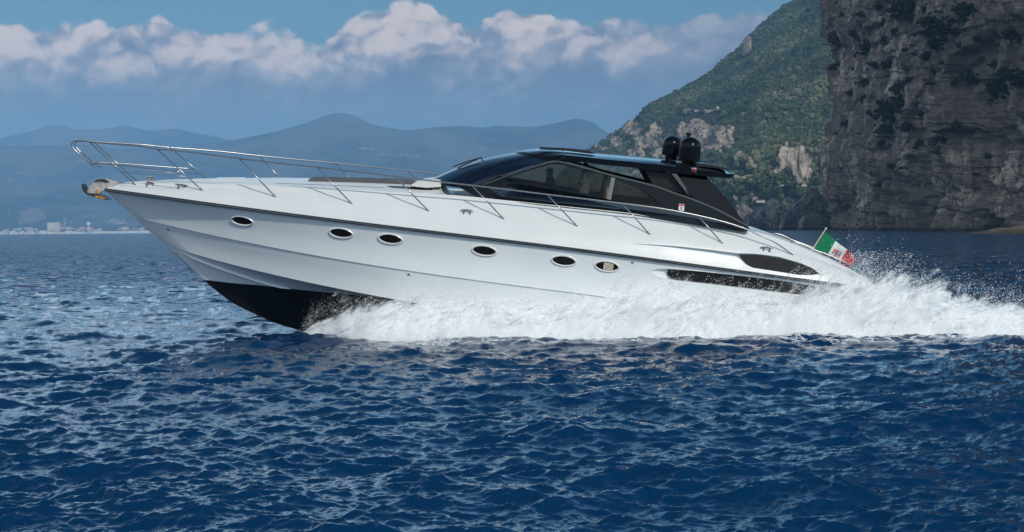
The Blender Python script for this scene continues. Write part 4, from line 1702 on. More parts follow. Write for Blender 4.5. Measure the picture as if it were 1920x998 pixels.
# rear wings that carry the roof down to the stern, and the dark struts ahead of them
def wing():
    fr = [(1272, 327), (1324, 331), (1345, 352), (1364, 372), (1385, 402), (1406, 431), (1398, 430), (1370, 418), (1333, 403), (1312, 388), (1298, 370), (1285, 350)]
    for sgn in (1, -1):
        bm = bmesh.new()
        A, B_ = [], []
        for x, y in dense(fr, 3):
            q = lift_side((x, y), 'straight')
            t = (y - 327) / 105
            q.y += .16 * (1 - t) + .05
            A.append(Vector((q.x, sgn * (q.y - .02), q.z)))
            B_.append(Vector((q.x, sgn * (q.y + .22), q.z)))
        a = [bm.verts.new(p) for p in A]
        b = [bm.verts.new(p) for p in B_]
        m = len(a)
        bmesh.ops.triangle_fill(bm, use_beauty=True, edges=[bm.edges.new((a[i], a[(i + 1) % m])) for i in range(m)])
        bmesh.ops.triangle_fill(bm, use_beauty=True, edges=[bm.edges.new((b[i], b[(i + 1) % m])) for i in range(m)])
        for i in range(m):
            bm.faces.new((a[i], b[i], b[(i + 1) % m], a[(i + 1) % m]))
        ed = [e for e in bm.edges if all(v in a for v in e.verts) and len(e.link_faces) == 2 and e.calc_face_angle(0) > .5]
        bmesh.ops.bevel(bm, geom=ed, offset=.12, segments=6, affect='EDGES', clamp_overlap=True)
        bm_obj('roof_wing', bm, M_WING, yacht, angle=32)


wing()
slab('roof_strut', [(1209, 319), (1262, 326), (1293, 366), (1225, 347)], -1.22, -1.16, M_SATIN, both=True)
slab('grey_strut', [(1259, 325.5), (1269, 326.5), (1296, 366), (1291, 366.5)], -1.36, -1.24, M_GREY, both=True)

# side light
h = lift((1301, 319.5), -W_ROOF - .015)
bm = bmesh.new()
add_box(bm, (h.x, h.y, h.z), (.12, .05, .12), bevel=.02)
nl = bm_obj('side_light', bm, M_CHROME, hardtop, angle=40)
bm = bmesh.new()
add_lathe(bm, [(.048, 0), (.046, .03), (.03, .05), (.004, .055)], n=18)
bmesh.ops.transform(bm, matrix=Matrix.Translation((h.x, h.y - .022, h.z)) @ Matrix.Rotation(rad(90), 4, 'X'), verts=bm.verts[:])
M_RED = simple('red_lens', (.42, .008, .012), .1, coat=1.0)
bm_obj('lens', bm, M_RED, nl, angle=40)

# radomes
for c0, c1, w, y in (((1258, 296), (1258, 254.5), 37.0, .32), ((1291, 307), (1291, 256.5), 41.5, -.22)):
    b0, b1 = lift(c0, y), lift(c1, y)
    H_ = b1.z - b0.z
    r = w / 2 / F * 36.8
    prof = [(r * .55, -.05), (r * .62, .0), (r * .62, .05), (r * .97, .055), (r, .08)]
    hb = H_ - r
    prof += [(r, hb * .5), (r * .995, hb)] + [(r * math.cos(a), hb + r * math.sin(a)) for a in np.linspace(.15, 1.5, 10)] + [(r * .02, H_)]
    bm = bmesh.new()
    add_lathe(bm, prof, n=36)
    o = bm_obj('radome', bm, M_BLACK, yacht, angle=40)
    o.location = b0
# mast light between them
b0 = lift((1290, 268), .15)
bm = bmesh.new()
add_lathe(bm, [(.035, -.45), (.035, .12), (.05, .13), (.05, .19), (.075, .20), (.085, .235), (.03, .245)], n=16)
o = bm_obj('mast_light', bm, M_SATIN, yacht, angle=40)
o.location = b0

# windscreen wipers
for pa, pb, pc, y in (((849, 313), (903, 295.5), (897, 303), -.55), ((866, 311), (940, 294), (904, 302), .05)):
    bm = bmesh.new()
    A, B_ = lift(pa, y), lift(pb, y)
    add_tube(bm, [A, A * .5 + B_ * .5 + Vector((0, 0, .015)), B_], .014, 6)
    Cc = lift((pc[0], pc[1]), y)
    o = bm_obj('wiper', bm, M_SATIN if y < 0 else M_CHROME, ws)
bm = bmesh.new()
add_tube(bm, [lift((896, 299), -.3), lift((868, 310), -.3), lift((858, 316), -.3)], .02, 6)
add_tube(bm, [lift((903, 296), -.3), lift((905, 303), -.3)], .025, 6)
bm_obj('wiper_arm', bm, M_CHROME, ws)


# foredeck: sun pad, dark skylight, hatch, pale cowl before the windscreen
def deck_pad(name, x0, x1, y0, y1, thick, mat, nx=24, ny=14, taper=0.0, parent=yacht, seams=()):
    xs = np.linspace(x0, x1, nx)
    v = np.linspace(-1, 1, ny)
    top = np.zeros((nx, ny, 3))
    bot = np.zeros((nx, ny, 3))
    for i, x in enumerate(xs):
        k = (x - x0) / (x1 - x0)
        for j, t in enumerate(v):
            y = (y0 + y1) / 2 + (y1 - y0) / 2 * t * (1 - taper * (1 - k))
            z = deck_z(x, y)
            e = min(1, min(k, 1 - k) * 12, (1 - abs(t)) * 6 + .12)
            dip = 1.0
            for s in seams:
                dip -= .35 * math.exp(-((x - s) / .03) ** 2)
            top[i, j] = (x, y, z + thick * (e ** .4) * dip + .004)
            bot[i, j] = (x, y, z - .01)
    bm = bmesh.new()
    T = [[bm.verts.new(p) for p in r] for r in top]
    B_ = [[bm.verts.new(p) for p in r] for r in bot]
    for g, fl in ((T, 0), (B_, 1)):
        for i in range(nx - 1):
            for j in range(ny - 1):
                q = (g[i][j], g[i + 1][j], g[i + 1][j + 1], g[i][j + 1])
                bm.faces.new(q[::-1] if fl else q)
    rim = [(i, 0) for i in range(nx)] + [(nx - 1, j) for j in range(1, ny)] + [(i, ny - 1) for i in range(nx - 2, -1, -1)] + [(0, j) for j in range(ny - 2, 0, -1)]
    for (a, b), (c, d) in zip(rim, rim[1:] + rim[:1]):
        bm.faces.new((T[a][b], T[c][d], B_[c][d], B_[a][b]))
    return bm_obj(name, bm, mat, parent, angle=45)


xa, xb, xm = lift((574, 338), -.7).x, lift((776, 345), -.7).x, lift((706, 340), -.7).x
deck_pad('sun_pad', xa, xb, -.50, .50, .035, M_CUSH, 30, 14, .12, seams=(xm,))
panel('skylight', [(726, 349.5), (770, 351.5), (806, 354), (811, 357), (790, 356.5), (735, 352)], .004, .012, M_SCREEN)
xa, xb = lift((404, 336), 0).x, lift((462, 336), 0).x
deck_pad('deck_hatch', xa, xb, -.33, .33, .018, M_DECK, 12, 10)
slab('cowl', [(768, 349.5), (776, 343.5), (792, 339), (808, 337.5), (825, 339), (827, 351), (800, 353)], -1.02, .6, M_PALEC, bevel=.012)
panel('deck_seam', [(517, 343.6), (640, 348.2), (720, 351.8), (720, 352.4), (640, 348.8), (517, 344.2)], .001, .003, M_GREY)


# cleats, capstan
def cleat(c, L=.30):
    h, n = hit(c)
    bm = bmesh.new()
    for s in (-.07, .07):
        add_tube(bm, [h + Vector((s, 0, -.02)), h + Vector((s, 0, .075))], [.022, .016], 8)
    add_tube(bm, [h + Vector((t * L / 2, 0, .085 - .012 * abs(t))) for t in (-1, -.8, 0, .8, 1)], [.006, .014, .02, .014, .006], 8)
    bm_obj('cleat', bm, M_CHROME, yacht, angle=40)


for c in ((340, 353.5), (875, 401), (1437, 471)):
    cleat(c)
cleat((281, 349), .2)
q = lift((281, 341), 0)
bm = bmesh.new()
add_lathe(bm, [(.085, -.04), (.085, .01), (.05, .02), (.045, .06), (.075, .085), (.078, .10), (.06, .115), (.055, .13), (.01, .135)], n=24)
o = bm_obj('capstan', bm, simple('brass_steel', (.55, .46, .34), .25, metal=1.0), yacht, angle=40)
o.location = q

# anchor on the bow roller
M_ANCH = simple('worn_galvanised', (.46, .44, .41), .55, metal=.35, var=.35, scale=9, bump=.3)
M_FLUKE = simple('dark_fluke', (.035, .035, .04), .4, var=.3, scale=10)
M_RUST = simple('rusty_orange', (.48, .20, .03), .7, var=.35, scale=14)
z8 = lambda x, y: (120 + x / 7.13, 250 + y / 7.13)
anch = slab('anchor', [z8(*p) for p in ((375, 665), (400, 645), (440, 622), (520, 610), (570, 608), (650, 635), (780, 655), (690, 700), (610, 725), (540, 755), (480, 790), (455, 830), (380, 820), (300, 800), (318, 740), (345, 725))], -.05, .05, M_ANCH, bevel=.018)
slab('shank', [z8(*p) for p in ((395, 650), (440, 618), (540, 610), (600, 650), (560, 660), (460, 630), (420, 650))], -.075, .075, M_FLUKE, anch, bevel=.008)
slab('fluke', [z8(*p) for p in ((228, 690), (240, 675), (268, 684), (286, 730), (305, 800), (285, 806), (250, 770))], -.11, .11, M_FLUKE, anch, bevel=.012)
slab('fluke', [z8(*p) for p in ((275, 800), (400, 806), (470, 812), (530, 848), (608, 896), (540, 892), (408, 858), (300, 824))], -.16, .16, M_FLUKE, anch, bevel=.01)
slab('rust_patch', [z8(*p) for p in ((410, 836), (500, 840), (560, 880), (530, 884), (415, 856))], -.168, -.155, M_RUST, anch)
slab('anchor_pin', [z8(*p) for p in ((428, 752), (444, 740), (458, 765), (462, 812), (426, 812))], -.065, .065, M_RUST, anch, bevel=.006)

# --- rails
def rail_x(y_in):
    return lambda x: np.maximum(b_fold(x) * 1.0 - y_in, 0)


NEAR_TOP = [(150, 264.5), (200, 269), (254, 273.5), (292, 279), (370, 287), (448, 297.5), (520, 306), (594, 314), (668, 322.5), (740, 331), (810, 339.5), (885, 347.6), (956, 356), (1026, 364.7), (1097, 373), (1166, 381.5), (1242, 391.5), (1310, 404.5), (1360, 417), (1400, 430), (1424, 441.7), (1455, 456), (1487, 478.5)]


def rail_y(px_):
    """half breadth of the top rail along the picture"""
    def f(x):
        b = float(b_fold(x))
        return b
    return f


def near_pt(p, pulpit=True):
    y = -1.5
    for _ in range(8):
        q = lift(p, y)
        b = float(b_fold(q.x + .75)) + .02           # the stanchions lean forward: breadth of their feet
        b = max(b, .14)
        y = -b
    return q


top = [near_pt(p) for p in NEAR_TOP[:-1]] + [hit(NEAR_TOP[-1])[0]]
lo = [near_pt(p) for p in ((180, 314), (168, 306), (150, 290))]
loop = [lo[0], lo[1], lo[2], near_pt((138, 279)), near_pt((134, 271)), near_pt((138, 265.5))]
path = spline([p[:] for p in loop + top], 5)
top_path = path
STAN = [((254 - 88 + 2, 266.5), (254, 347)), ((292, 277.5), (380, 357.5)), ((448.7, 297.7), (517, 369.5)), ((594, 314), (660, 382)), ((740.5, 331), (804, 396)), ((885, 347.6), (945, 411)), ((1026, 364.7), (1082.5, 424.5)), ((1167, 381.8), (1219, 440)), ((1309, 404.5), (1355, 456.8))]
MID = [(168, 306), (211, 308.5), (270, 315), (337, 322.5)]
WIRE = [(232, 324), (290, 327.5), (350, 331.5)]
for sgn in (1, -1):
    bm = bmesh.new()
    add_tube(bm, [(p[0], sgn * p[1], p[2]) for p in path], .0165, 8)
    rl = bm_obj('guard_rail', bm, M_CHROME, yacht, smooth=True)
    for a, b in STAN:
        A = near_pt(a)
        B_, n = hit(b, -.01)
        bm = bmesh.new()
        add_tube(bm, [(A.x, sgn * A.y, A.z), (B_.x, sgn * B_.y, B_.z)], .0145, 8)
        d = (A - B_).normalized()
        add_tube(bm, [(B_.x, sgn * B_.y, B_.z), (B_.x + d.x * .09, sgn * (B_.y + d.y * .09), B_.z + d.z * .09)], .02, 8)
        bm_obj('stanchion', bm, M_CHROME, rl, smooth=True)
    bm = bmesh.new()
    add_tube(bm, [(p[0], sgn * p[1], p[2]) for p in spline([near_pt(p)[:] for p in MID], 5)], .013, 8)
    bm_obj('middle_rail', bm, M_CHROME, rl, smooth=True)
    bm = bmesh.new()
    add_tube(bm, [(p.x, sgn * p.y, p.z) for p in (near_pt(q) for q in WIRE)], .005, 6)
    bm_obj('lifeline', bm, M_CHROME, rl, smooth=True)
# grab rail on the stern coaming
for sgn in (1, -1):
    bm = bmesh.new()
    yr = -1.32
    P = [lift(p, yr) for p in ((1480, 458), (1483, 454.5), (1492, 454.5), (1508, 460), (1524, 467.5), (1548, 476.5), (1575, 487), (1592, 496), (1598, 506))]
    add_tube(bm, [(p[0], sgn * p[1], p[2]) for p in spline([q[:] for q in P], 4)], .016, 8)
    for a, b in (((1538, 473), (1537, 481)), ((1575, 487), (1574, 496))):
        A, B_ = lift(a, yr), lift(b, yr)
        add_tube(bm, [(A.x, sgn * A.y, A.z), (B_.x, sgn * B_.y, B_.z - .12)], .013, 8)
    bm_obj('stern_rail', bm, M_CHROME, yacht, smooth=True)


# --- ensign
def ensign():
    y0 = .0
    bm = bmesh.new()
    a, b = lift((1548.6, 429), y0), lift((1518, 476), y0)
    add_tube(bm, [a, b], [.014, .018], 10)
    add_lathe(bm, [(.02, -.02), (.03, .0), (.02, .025), (.004, .03)], a, 10)
    m_wood = simple('varnished_staff', (.55, .42, .36), .35, coat=.4)
    st = bm_obj('flag_staff', bm, m_wood, yacht, angle=40)
    topc = [(1547.5, 436), (1556, 441), (1567, 452), (1577, 460), (1588.5, 468), (1597, 476), (1604, 487)]
    botc = [(1524.5, 469.5), (1538, 472), (1552.5, 476), (1563, 484), (1575.5, 490), (1584, 495), (1592, 502)]
    nu, nv = 43, 22
    tt = np.array(spline(topc, 7))
    bb = np.array(spline(botc, 7))
    G = np.zeros((nu, nv, 3))
    def cloth(u, v, off=0.0):
        k = u * (len(tt) - 1)
        i = min(int(k), len(tt) - 2)
        f = k - i
        P = (tt[i] * (1 - f) + tt[i + 1] * f) * (1 - v) + (bb[i] * (1 - f) + bb[i + 1] * f) * v
        wv = .10 * u * math.sin(u * 9 + v * 2.2) + .035 * u * math.sin(u * 21 - v * 4) + .02 * math.sin(v * 7 + u * 5) * u
        return lift((P[0], P[1]), y0 + wv + off)
    for i in range(nu):
        for j in range(nv):
            G[i, j] = cloth(i / (nu - 1), j / (nv - 1))
    cols = [('flag_green', (.0, .20, .075)), ('flag_white', (.78, .77, .74)), ('flag_red', (.55, .025, .035))]
    o = np_mesh('flag', G.reshape(-1, 3), grid_faces(nu, nv), None, st)
    for nme, c in cols:
        m, t, p = material(nme)
        t.put(p.inputs['Base Color'], c)
        p.inputs['Roughness'].default_value = .85
        tr = t.node('ShaderNodeBsdfTranslucent')
        tr.inputs[0].default_value = (*c, 1)
        mx = t.node('ShaderNodeMixShader')
        mx.inputs[0].default_value = .3
        t.l.new(p.outputs[0], mx.inputs[1])
        t.l.new(tr.outputs[0], mx.inputs[2])
        t.l.new(mx.outputs[0], t.n['Material Output'].inputs['Surface'])
        o.data.materials.append(m)
    mi = np.repeat(np.minimum(np.arange(nu - 1) // 14, 2), nv - 1)
    o.data.polygons.foreach_set('material_index', mi.astype(np.int32))
    # quartered shield in the white band
    bm = bmesh.new()
    cs = [(.62, .03, .03), (.05, .12, .35), (.62, .60, .58), (.10, .20, .45), (.55, .40, .12)]
    mats = [simple('emblem_%s' % n, c, .8) for n, c in zip(('red', 'blue', 'white', 'navy', 'gold'), cs)]
    def quad(u0, u1, v0, v1, off, k, n=4):
        for a_ in range(n):
            for b_ in range(n):
                uu = [u0 + (u1 - u0) * q / n for q in (a_, a_ + 1)]
                vv = [v0 + (v1 - v0) * q / n for q in (b_, b_ + 1)]
                f = bm.faces.new([bm.verts.new(cloth(u, v, off)) for u, v in ((uu[0], vv[0]), (uu[1], vv[0]), (uu[1], vv[1]), (uu[0], vv[1]))])
                f.material_index = k
    for off in (-.006, .006):
        e = off * 1.4
        quad(.40, .60, .44, .88, off, 4)
        quad(.41, .498, .46, .655, e, 0)
        quad(.502, .59, .46, .655, e, 3)
        quad(.41, .498, .665, .86, e, 1)
        quad(.502, .59, .665, .86, e, 0)
        e2 = off * 1.9
        quad(.435, .47, .50, .62, e2, 4, 2)
        quad(.53, .56, .49, .63, e2, 2, 2)
        quad(.515, .578, .54, .575, e2, 2, 2)
        quad(.437, .472, .70, .83, e2, 2, 2)
        quad(.42, .49, .75, .785, e2, 2, 2)
        quad(.53, .563, .70, .83, e2, 2, 2)
        quad(.515, .578, .75, .785, e2, 2, 2)
        quad(.46, .54, .38, .43, off, 4)
    bmesh.ops.remove_doubles(bm, verts=bm.verts[:], dist=.0004)
    bm_obj('emblem', bm, mats, o)


ensign()

# --- helm seat and dashboard inside the cabin
bm = bmesh.new()
q = lift((1110, 375), -.35)
add_box(bm, (q.x + .05, -.35, q.z - .28), (.62, 1.0, .56), bevel=.05)
add_box(bm, (q.x + .36, -.35, q.z + .18), (.16, 1.0, .55), bevel=.05)
M_LEATH = simple('cream_leather', (.42, .37, .30), .5, var=.08)
bm_obj('helm_seat', bm, M_LEATH, yacht, angle=40)
bm = bmesh.new()
q2 = lift((985, 372), -.3)
add_box(bm, (q2.x, -.2, q2.z - .25), (.75, 2.2, .62), bevel=.08)
dash = bm_obj('dashboard', bm, M_SATIN, yacht, angle=40)
bm = bmesh.new()
N = 28
wc = Vector((q2.x + .52, -.4, q2.z + .12))
ringp = [wc + Vector((.08 * math.sin(a), .19 * math.cos(a), .17 * math.sin(a))) for a in np.linspace(0, 2 * math.pi, N)]
add_tube(bm, ringp, .014, 8, cap=False)
add_tube(bm, [wc, wc + Vector((-.2, 0, -.05))], .02, 8)
bm_obj('steering_wheel', bm, M_SATIN, dash, smooth=True)


# --- the two people at the helm
def figure(label, seat, facing, shirt_col, hair_col, lean=.0, standing=False):
    """seated or standing person built as one skinned surface; facing +1 looks to the stern, -1 to the bow"""
    f = facing
    root = empty('person')
    tag(root, label, 'person', 'people at the helm')
    J = {}
    J['pel'] = Vector((0, 0, 0))
    J['wai'] = Vector((-.02 * f * 0 + lean * .3 * f, 0, .20))
    J['che'] = Vector((lean * .8 * f, 0, .42))
    J['nec'] = Vector((lean * f, 0, .58))
    J['hd0'] = Vector((lean * f + .02 * f, 0, .66))
    J['hd1'] = Vector((lean * f + .03 * f, 0, .74))
    J['hd2'] = Vector((lean * f + .02 * f, 0, .80))
    for s, n in ((-1, 'l'), (1, 'r')):
        J['sh' + n] = Vector((lean * f, .185 * s, .52))
        J['el' + n] = Vector((lean * f + .10 * f, .25 * s, .26))
        J['wr' + n] = Vector((lean * f + .34 * f, .17 * s, .24))
        J['pa' + n] = Vector((lean * f + .42 * f, .16 * s, .26))
        J['hi' + n] = Vector((.02 * f, .10 * s, -.03))
        if standing:
            J['kn' + n] = Vector((.06 * f, .11 * s, -.45))
            J['an' + n] = Vector((0, .11 * s, -.85))
            J['to' + n] = Vector((.16 * f, .12 * s, -.90))
        else:
            J['kn' + n] = Vector((.45 * f, .13 * s, .02))
            J['an' + n] = Vector((.45 * f, .13 * s, -.40))
            J['to' + n] = Vector((.62 * f, .14 * s, -.46))
    E = [('pel', 'wai'), ('wai', 'che'), ('che', 'nec'), ('nec', 'hd0'), ('hd0', 'hd1'), ('hd1', 'hd2')]
    for n in 'lr':
        E += [('che', 'sh' + n), ('sh' + n, 'el' + n), ('el' + n, 'wr' + n), ('wr' + n, 'pa' + n), ('pel', 'hi' + n), ('hi' + n, 'kn' + n), ('kn' + n, 'an' + n), ('an' + n, 'to' + n)]
    Rr = {'pel': (.15, .11), 'wai': (.145, .10), 'che': (.165, .11), 'nec': (.06, .06), 'hd0': (.075, .07), 'hd1': (.098, .085), 'hd2': (.085, .075)}
    rr = {'sh': .068, 'el': .048, 'wr': .033, 'pa': .042, 'hi': .09, 'kn': .062, 'an': .045, 'to': .042}
    # fingers
    for n, s in (('l', -1), ('r', 1)):
        for k in range(4):
            a = J['pa' + n] + Vector((.03 * f, (k - 1.5) * .021, .012))
            J['fa%s%d' % (n, k)] = a
            J['fb%s%d' % (n, k)] = a + Vector((.045 * f, 0, -.02))
            J['fc%s%d' % (n, k)] = a + Vector((.05 * f, 0, -.055 + .004 * k))
            E += [('pa' + n, 'fa%s%d' % (n, k)), ('fa%s%d' % (n, k), 'fb%s%d' % (n, k)), ('fb%s%d' % (n, k), 'fc%s%d' % (n, k))]
        J['ta' + n] = J['wr' + n] + Vector((.045 * f, -.04 * s, -.005))
        J['tb' + n] = J['ta' + n] + Vector((.04 * f, -.01 * s, -.02))
        E += [('wr' + n, 'ta' + n), ('ta' + n, 'tb' + n)]
    names = list(J)
    me = bpy.data.meshes.new('body')
    me.from_pydata([J[n][:] for n in names], [(names.index(a), names.index(b)) for a, b in E], [])
    o = bpy.data.objects.new('body', me)
    COL.objects.link(o)
    md = o.modifiers.new('skin', 'SKIN')
    for i, n in enumerate(names):
        v = me.skin_vertices[0].data[i]
        r = Rr.get(n) or ((rr[n[:2]],) * 2 if n[:2] in rr else (.0095, .0095))
        v.radius = r
        v.use_root = n == 'pel'
    o.modifiers.new('sub', 'SUBSURF').levels = 2
    o.modifiers['sub'].render_levels = 2
    bpy.context.view_layer.update()
    dg = bpy.context.evaluated_depsgraph_get()
    me2 = bpy.data.meshes.new_from_object(o.evaluated_get(dg))
    bpy.data.objects.remove(o)
    me2.name = 'body'
    skin = simple('skin', (.46, .28, .20), .5)
    shirt = simple('shirt', shirt_col, .85, var=.1, scale=8)
    trous = simple('trousers', (.05, .06, .09), .85)
    me2.materials.clear()
    for m in (skin,):
        me2.materials.append(m)
    body = link(bpy.data.objects.new('body', me2), root)
    for p in me2.polygons:
        p.use_smooth = True

    def garment(name, test, mat, off):
        bm = bmesh.new()
        bm.from_mesh(me2)
        bmesh.ops.delete(bm, geom=[fc for fc in bm.faces if not test(fc.calc_center_median())], context='FACES')
        # keep the one largest piece
        left, best = set(bm.faces), []
        while left:
            todo, isl = [next(iter(left))], []
            left.discard(todo[0])
            while todo:
                fc = todo.pop()
                isl.append(fc)
                for e in fc.edges:
                    for g in e.link_faces:
                        if g in left:
                            left.discard(g)
                            todo.append(g)
            if len(isl) > len(best):
                best = isl
        keep = set(best)
        bmesh.ops.delete(bm, geom=[fc for fc in bm.faces if fc not in keep], context='FACES')
        bmesh.ops.delete(bm, geom=[v for v in bm.verts if not v.link_faces], context='VERTS')
        bm.normal_update()
        for v in bm.verts:
            v.co += v.normal * off
        me3 = bpy.data.meshes.new(name)
        for fc in bm.faces:
            fc.smooth = True
        bm.to_mesh(me3)
        bm.free()
        me3.materials.append(mat)
        link(bpy.data.objects.new(name, me3), root)
    garment('shirt', lambda c: -.02 < c.z < .585 and (c.x - lean * f) * f < .13 and c.z > .10 - .2 * (abs(c.y) > .2) and not (c.z < .34 and abs(c.y) > .2), shirt, .012)
    garment('trousers', lambda c: c.z < .13 and abs(c.y) < .21 and not (c.z < -.38 and not standing) and not c.z < -.84, trous, .012)
    garment('hair', lambda c: c.z > .735 - .10 * ((c.x - lean * f) * f < -.015) and not ((c.x - lean * f) * f > .055 and c.z < .80), simple('hair', hair_col, .6), .014)
    # nose, ears
    hx = lean * f
    bm = bmesh.new()
    add_tube(bm, [(hx + .115 * f, 0, .735), (hx + .128 * f, 0, .71), (hx + .105 * f, 0, .70)], [.008, .014, .012], 8)
    bm_obj('nose', bm, skin, body, smooth=True)
    for s in (-1, 1):
        bm = bmesh.new()
        add_tube(bm, [(hx + .0 * f, .082 * s, .735), (hx - .008 * f, .097 * s, .72), (hx + .004 * f, .086 * s, .70)], [.01, .014, .008], 8)
        bm_obj('ear', bm, skin, body, smooth=True)
    eye = simple('eye', (.05, .04, .035), .2)
    for s in (-1, 1):
        bm = bmesh.new()
        bmesh.ops.create_uvsphere(bm, u_segments=10, v_segments=8, radius=.011, matrix=Matrix.Translation((hx + .098 * f, .034 * s, .738)))
        bm_obj('eye', bm, eye, body, smooth=True)
    root.rotation_euler = BOAT_R.to_euler()
    root.location = BOAT_T + BOAT_R @ seat
    return root


h2 = lift((1100, 311), -.30)
figure('dark haired person in a light grey shirt sitting at the helm', Vector((h2.x - .02, -.30, h2.z - .74)), -1, (.70, .70, .69), (.025, .016, .012))
h1 = lift((1034, 320), .25)
figure('person in a dark shirt behind the tinted window nearer the windscreen', Vector((h1.x + .04, .25, h1.z - .74)), -1, (.05, .05, .055), (.03, .02, .015), .06)
# ------------------------------------------------------------------ spray thrown up by the hull
def spray_material(sheet=False):
    m, t, p = material('spray_sheet' if sheet else 'spray_water')
    d = t.node('ShaderNodeBsdfDiffuse')
    d.inputs[0].default_value = (.95, .96, .97, 1)
    tr = t.node('ShaderNodeBsdfTranslucent')
    tr.inputs[0].default_value = (.95, .96, .97, 1)
    mx = t.node('ShaderNodeMixShader')
    mx.inputs[0].default_value = .42
    t.l.new(d.outputs[0], mx.inputs[1])
    t.l.new(tr.outputs[0], mx.inputs[2])
    if not sheet:
        t.l.new(mx.outputs[0], t.n['Material Output'].inputs['Surface'])
        return m
    # thrown sheets: broken up into threads and drops, thinner towards the top
    x, y, z = t.sep(t.node('ShaderNodeNewGeometry').outputs['Position'])
    # threads run aft and up, the way the water is flung
    q = t.comb(t.m('MULTIPLY', t.m('ADD', t.m('MULTIPLY', x, .80), t.m('MULTIPLY', z, .60)), .42), y, t.m('MULTIPLY', t.m('SUBTRACT', t.m('MULTIPLY', z, .80), t.m('MULTIPLY', x, .60)), 1.25))
    n = t.m('MULTIPLY', t.noise(q, 2.1, 3, .55, .5), .40)
    n = t.m('ADD', n, t.m('MULTIPLY', t.noise(q, 8.0, 3, .6, .3), .32))
    n = t.m('ADD', n, t.m('MULTIPLY', t.noise(q, 34.0, 2, .6), .28))
    c = t.node('ShaderNodeAttribute', attribute_name='cover').outputs['Fac']
    a = t.smooth(t.m('ADD', n, t.m('MULTIPLY_ADD', c, .62, -.31)),   .39, .65)
    tp = t.node('ShaderNodeBsdfTransparent')
    m2 = t.node('ShaderNodeMixShader')
    t.put(m2.inputs[0], a)
    t.l.new(tp.outputs[0], m2.inputs[1])
    t.l.new(mx.outputs[0], m2.inputs[2])
    t.l.new(m2.outputs[0], t.n['Material Output'].inputs['Surface'])
    return m


OCT_V = np.array([(1, 0, 0), (-1, 0, 0), (0, 1, 0), (0, -1, 0), (0, 0, 1), (0, 0, -1)], float)
OCT_F = np.array([(0, 2, 4), (2, 1, 4), (1, 3, 4), (3, 0, 4), (2, 0, 5), (1, 2, 5), (3, 1, 5), (0, 3, 5)])
YS0 = 34.6


def px_x(p, Y=YS0):
    return (p - 960) / F * Y


def px_z(px_, y, Y=YS0):
    return CAM_H + (430 - math.tan(rad(-ROLL)) * (np.asarray(px_) - 960) - y) / F * Y


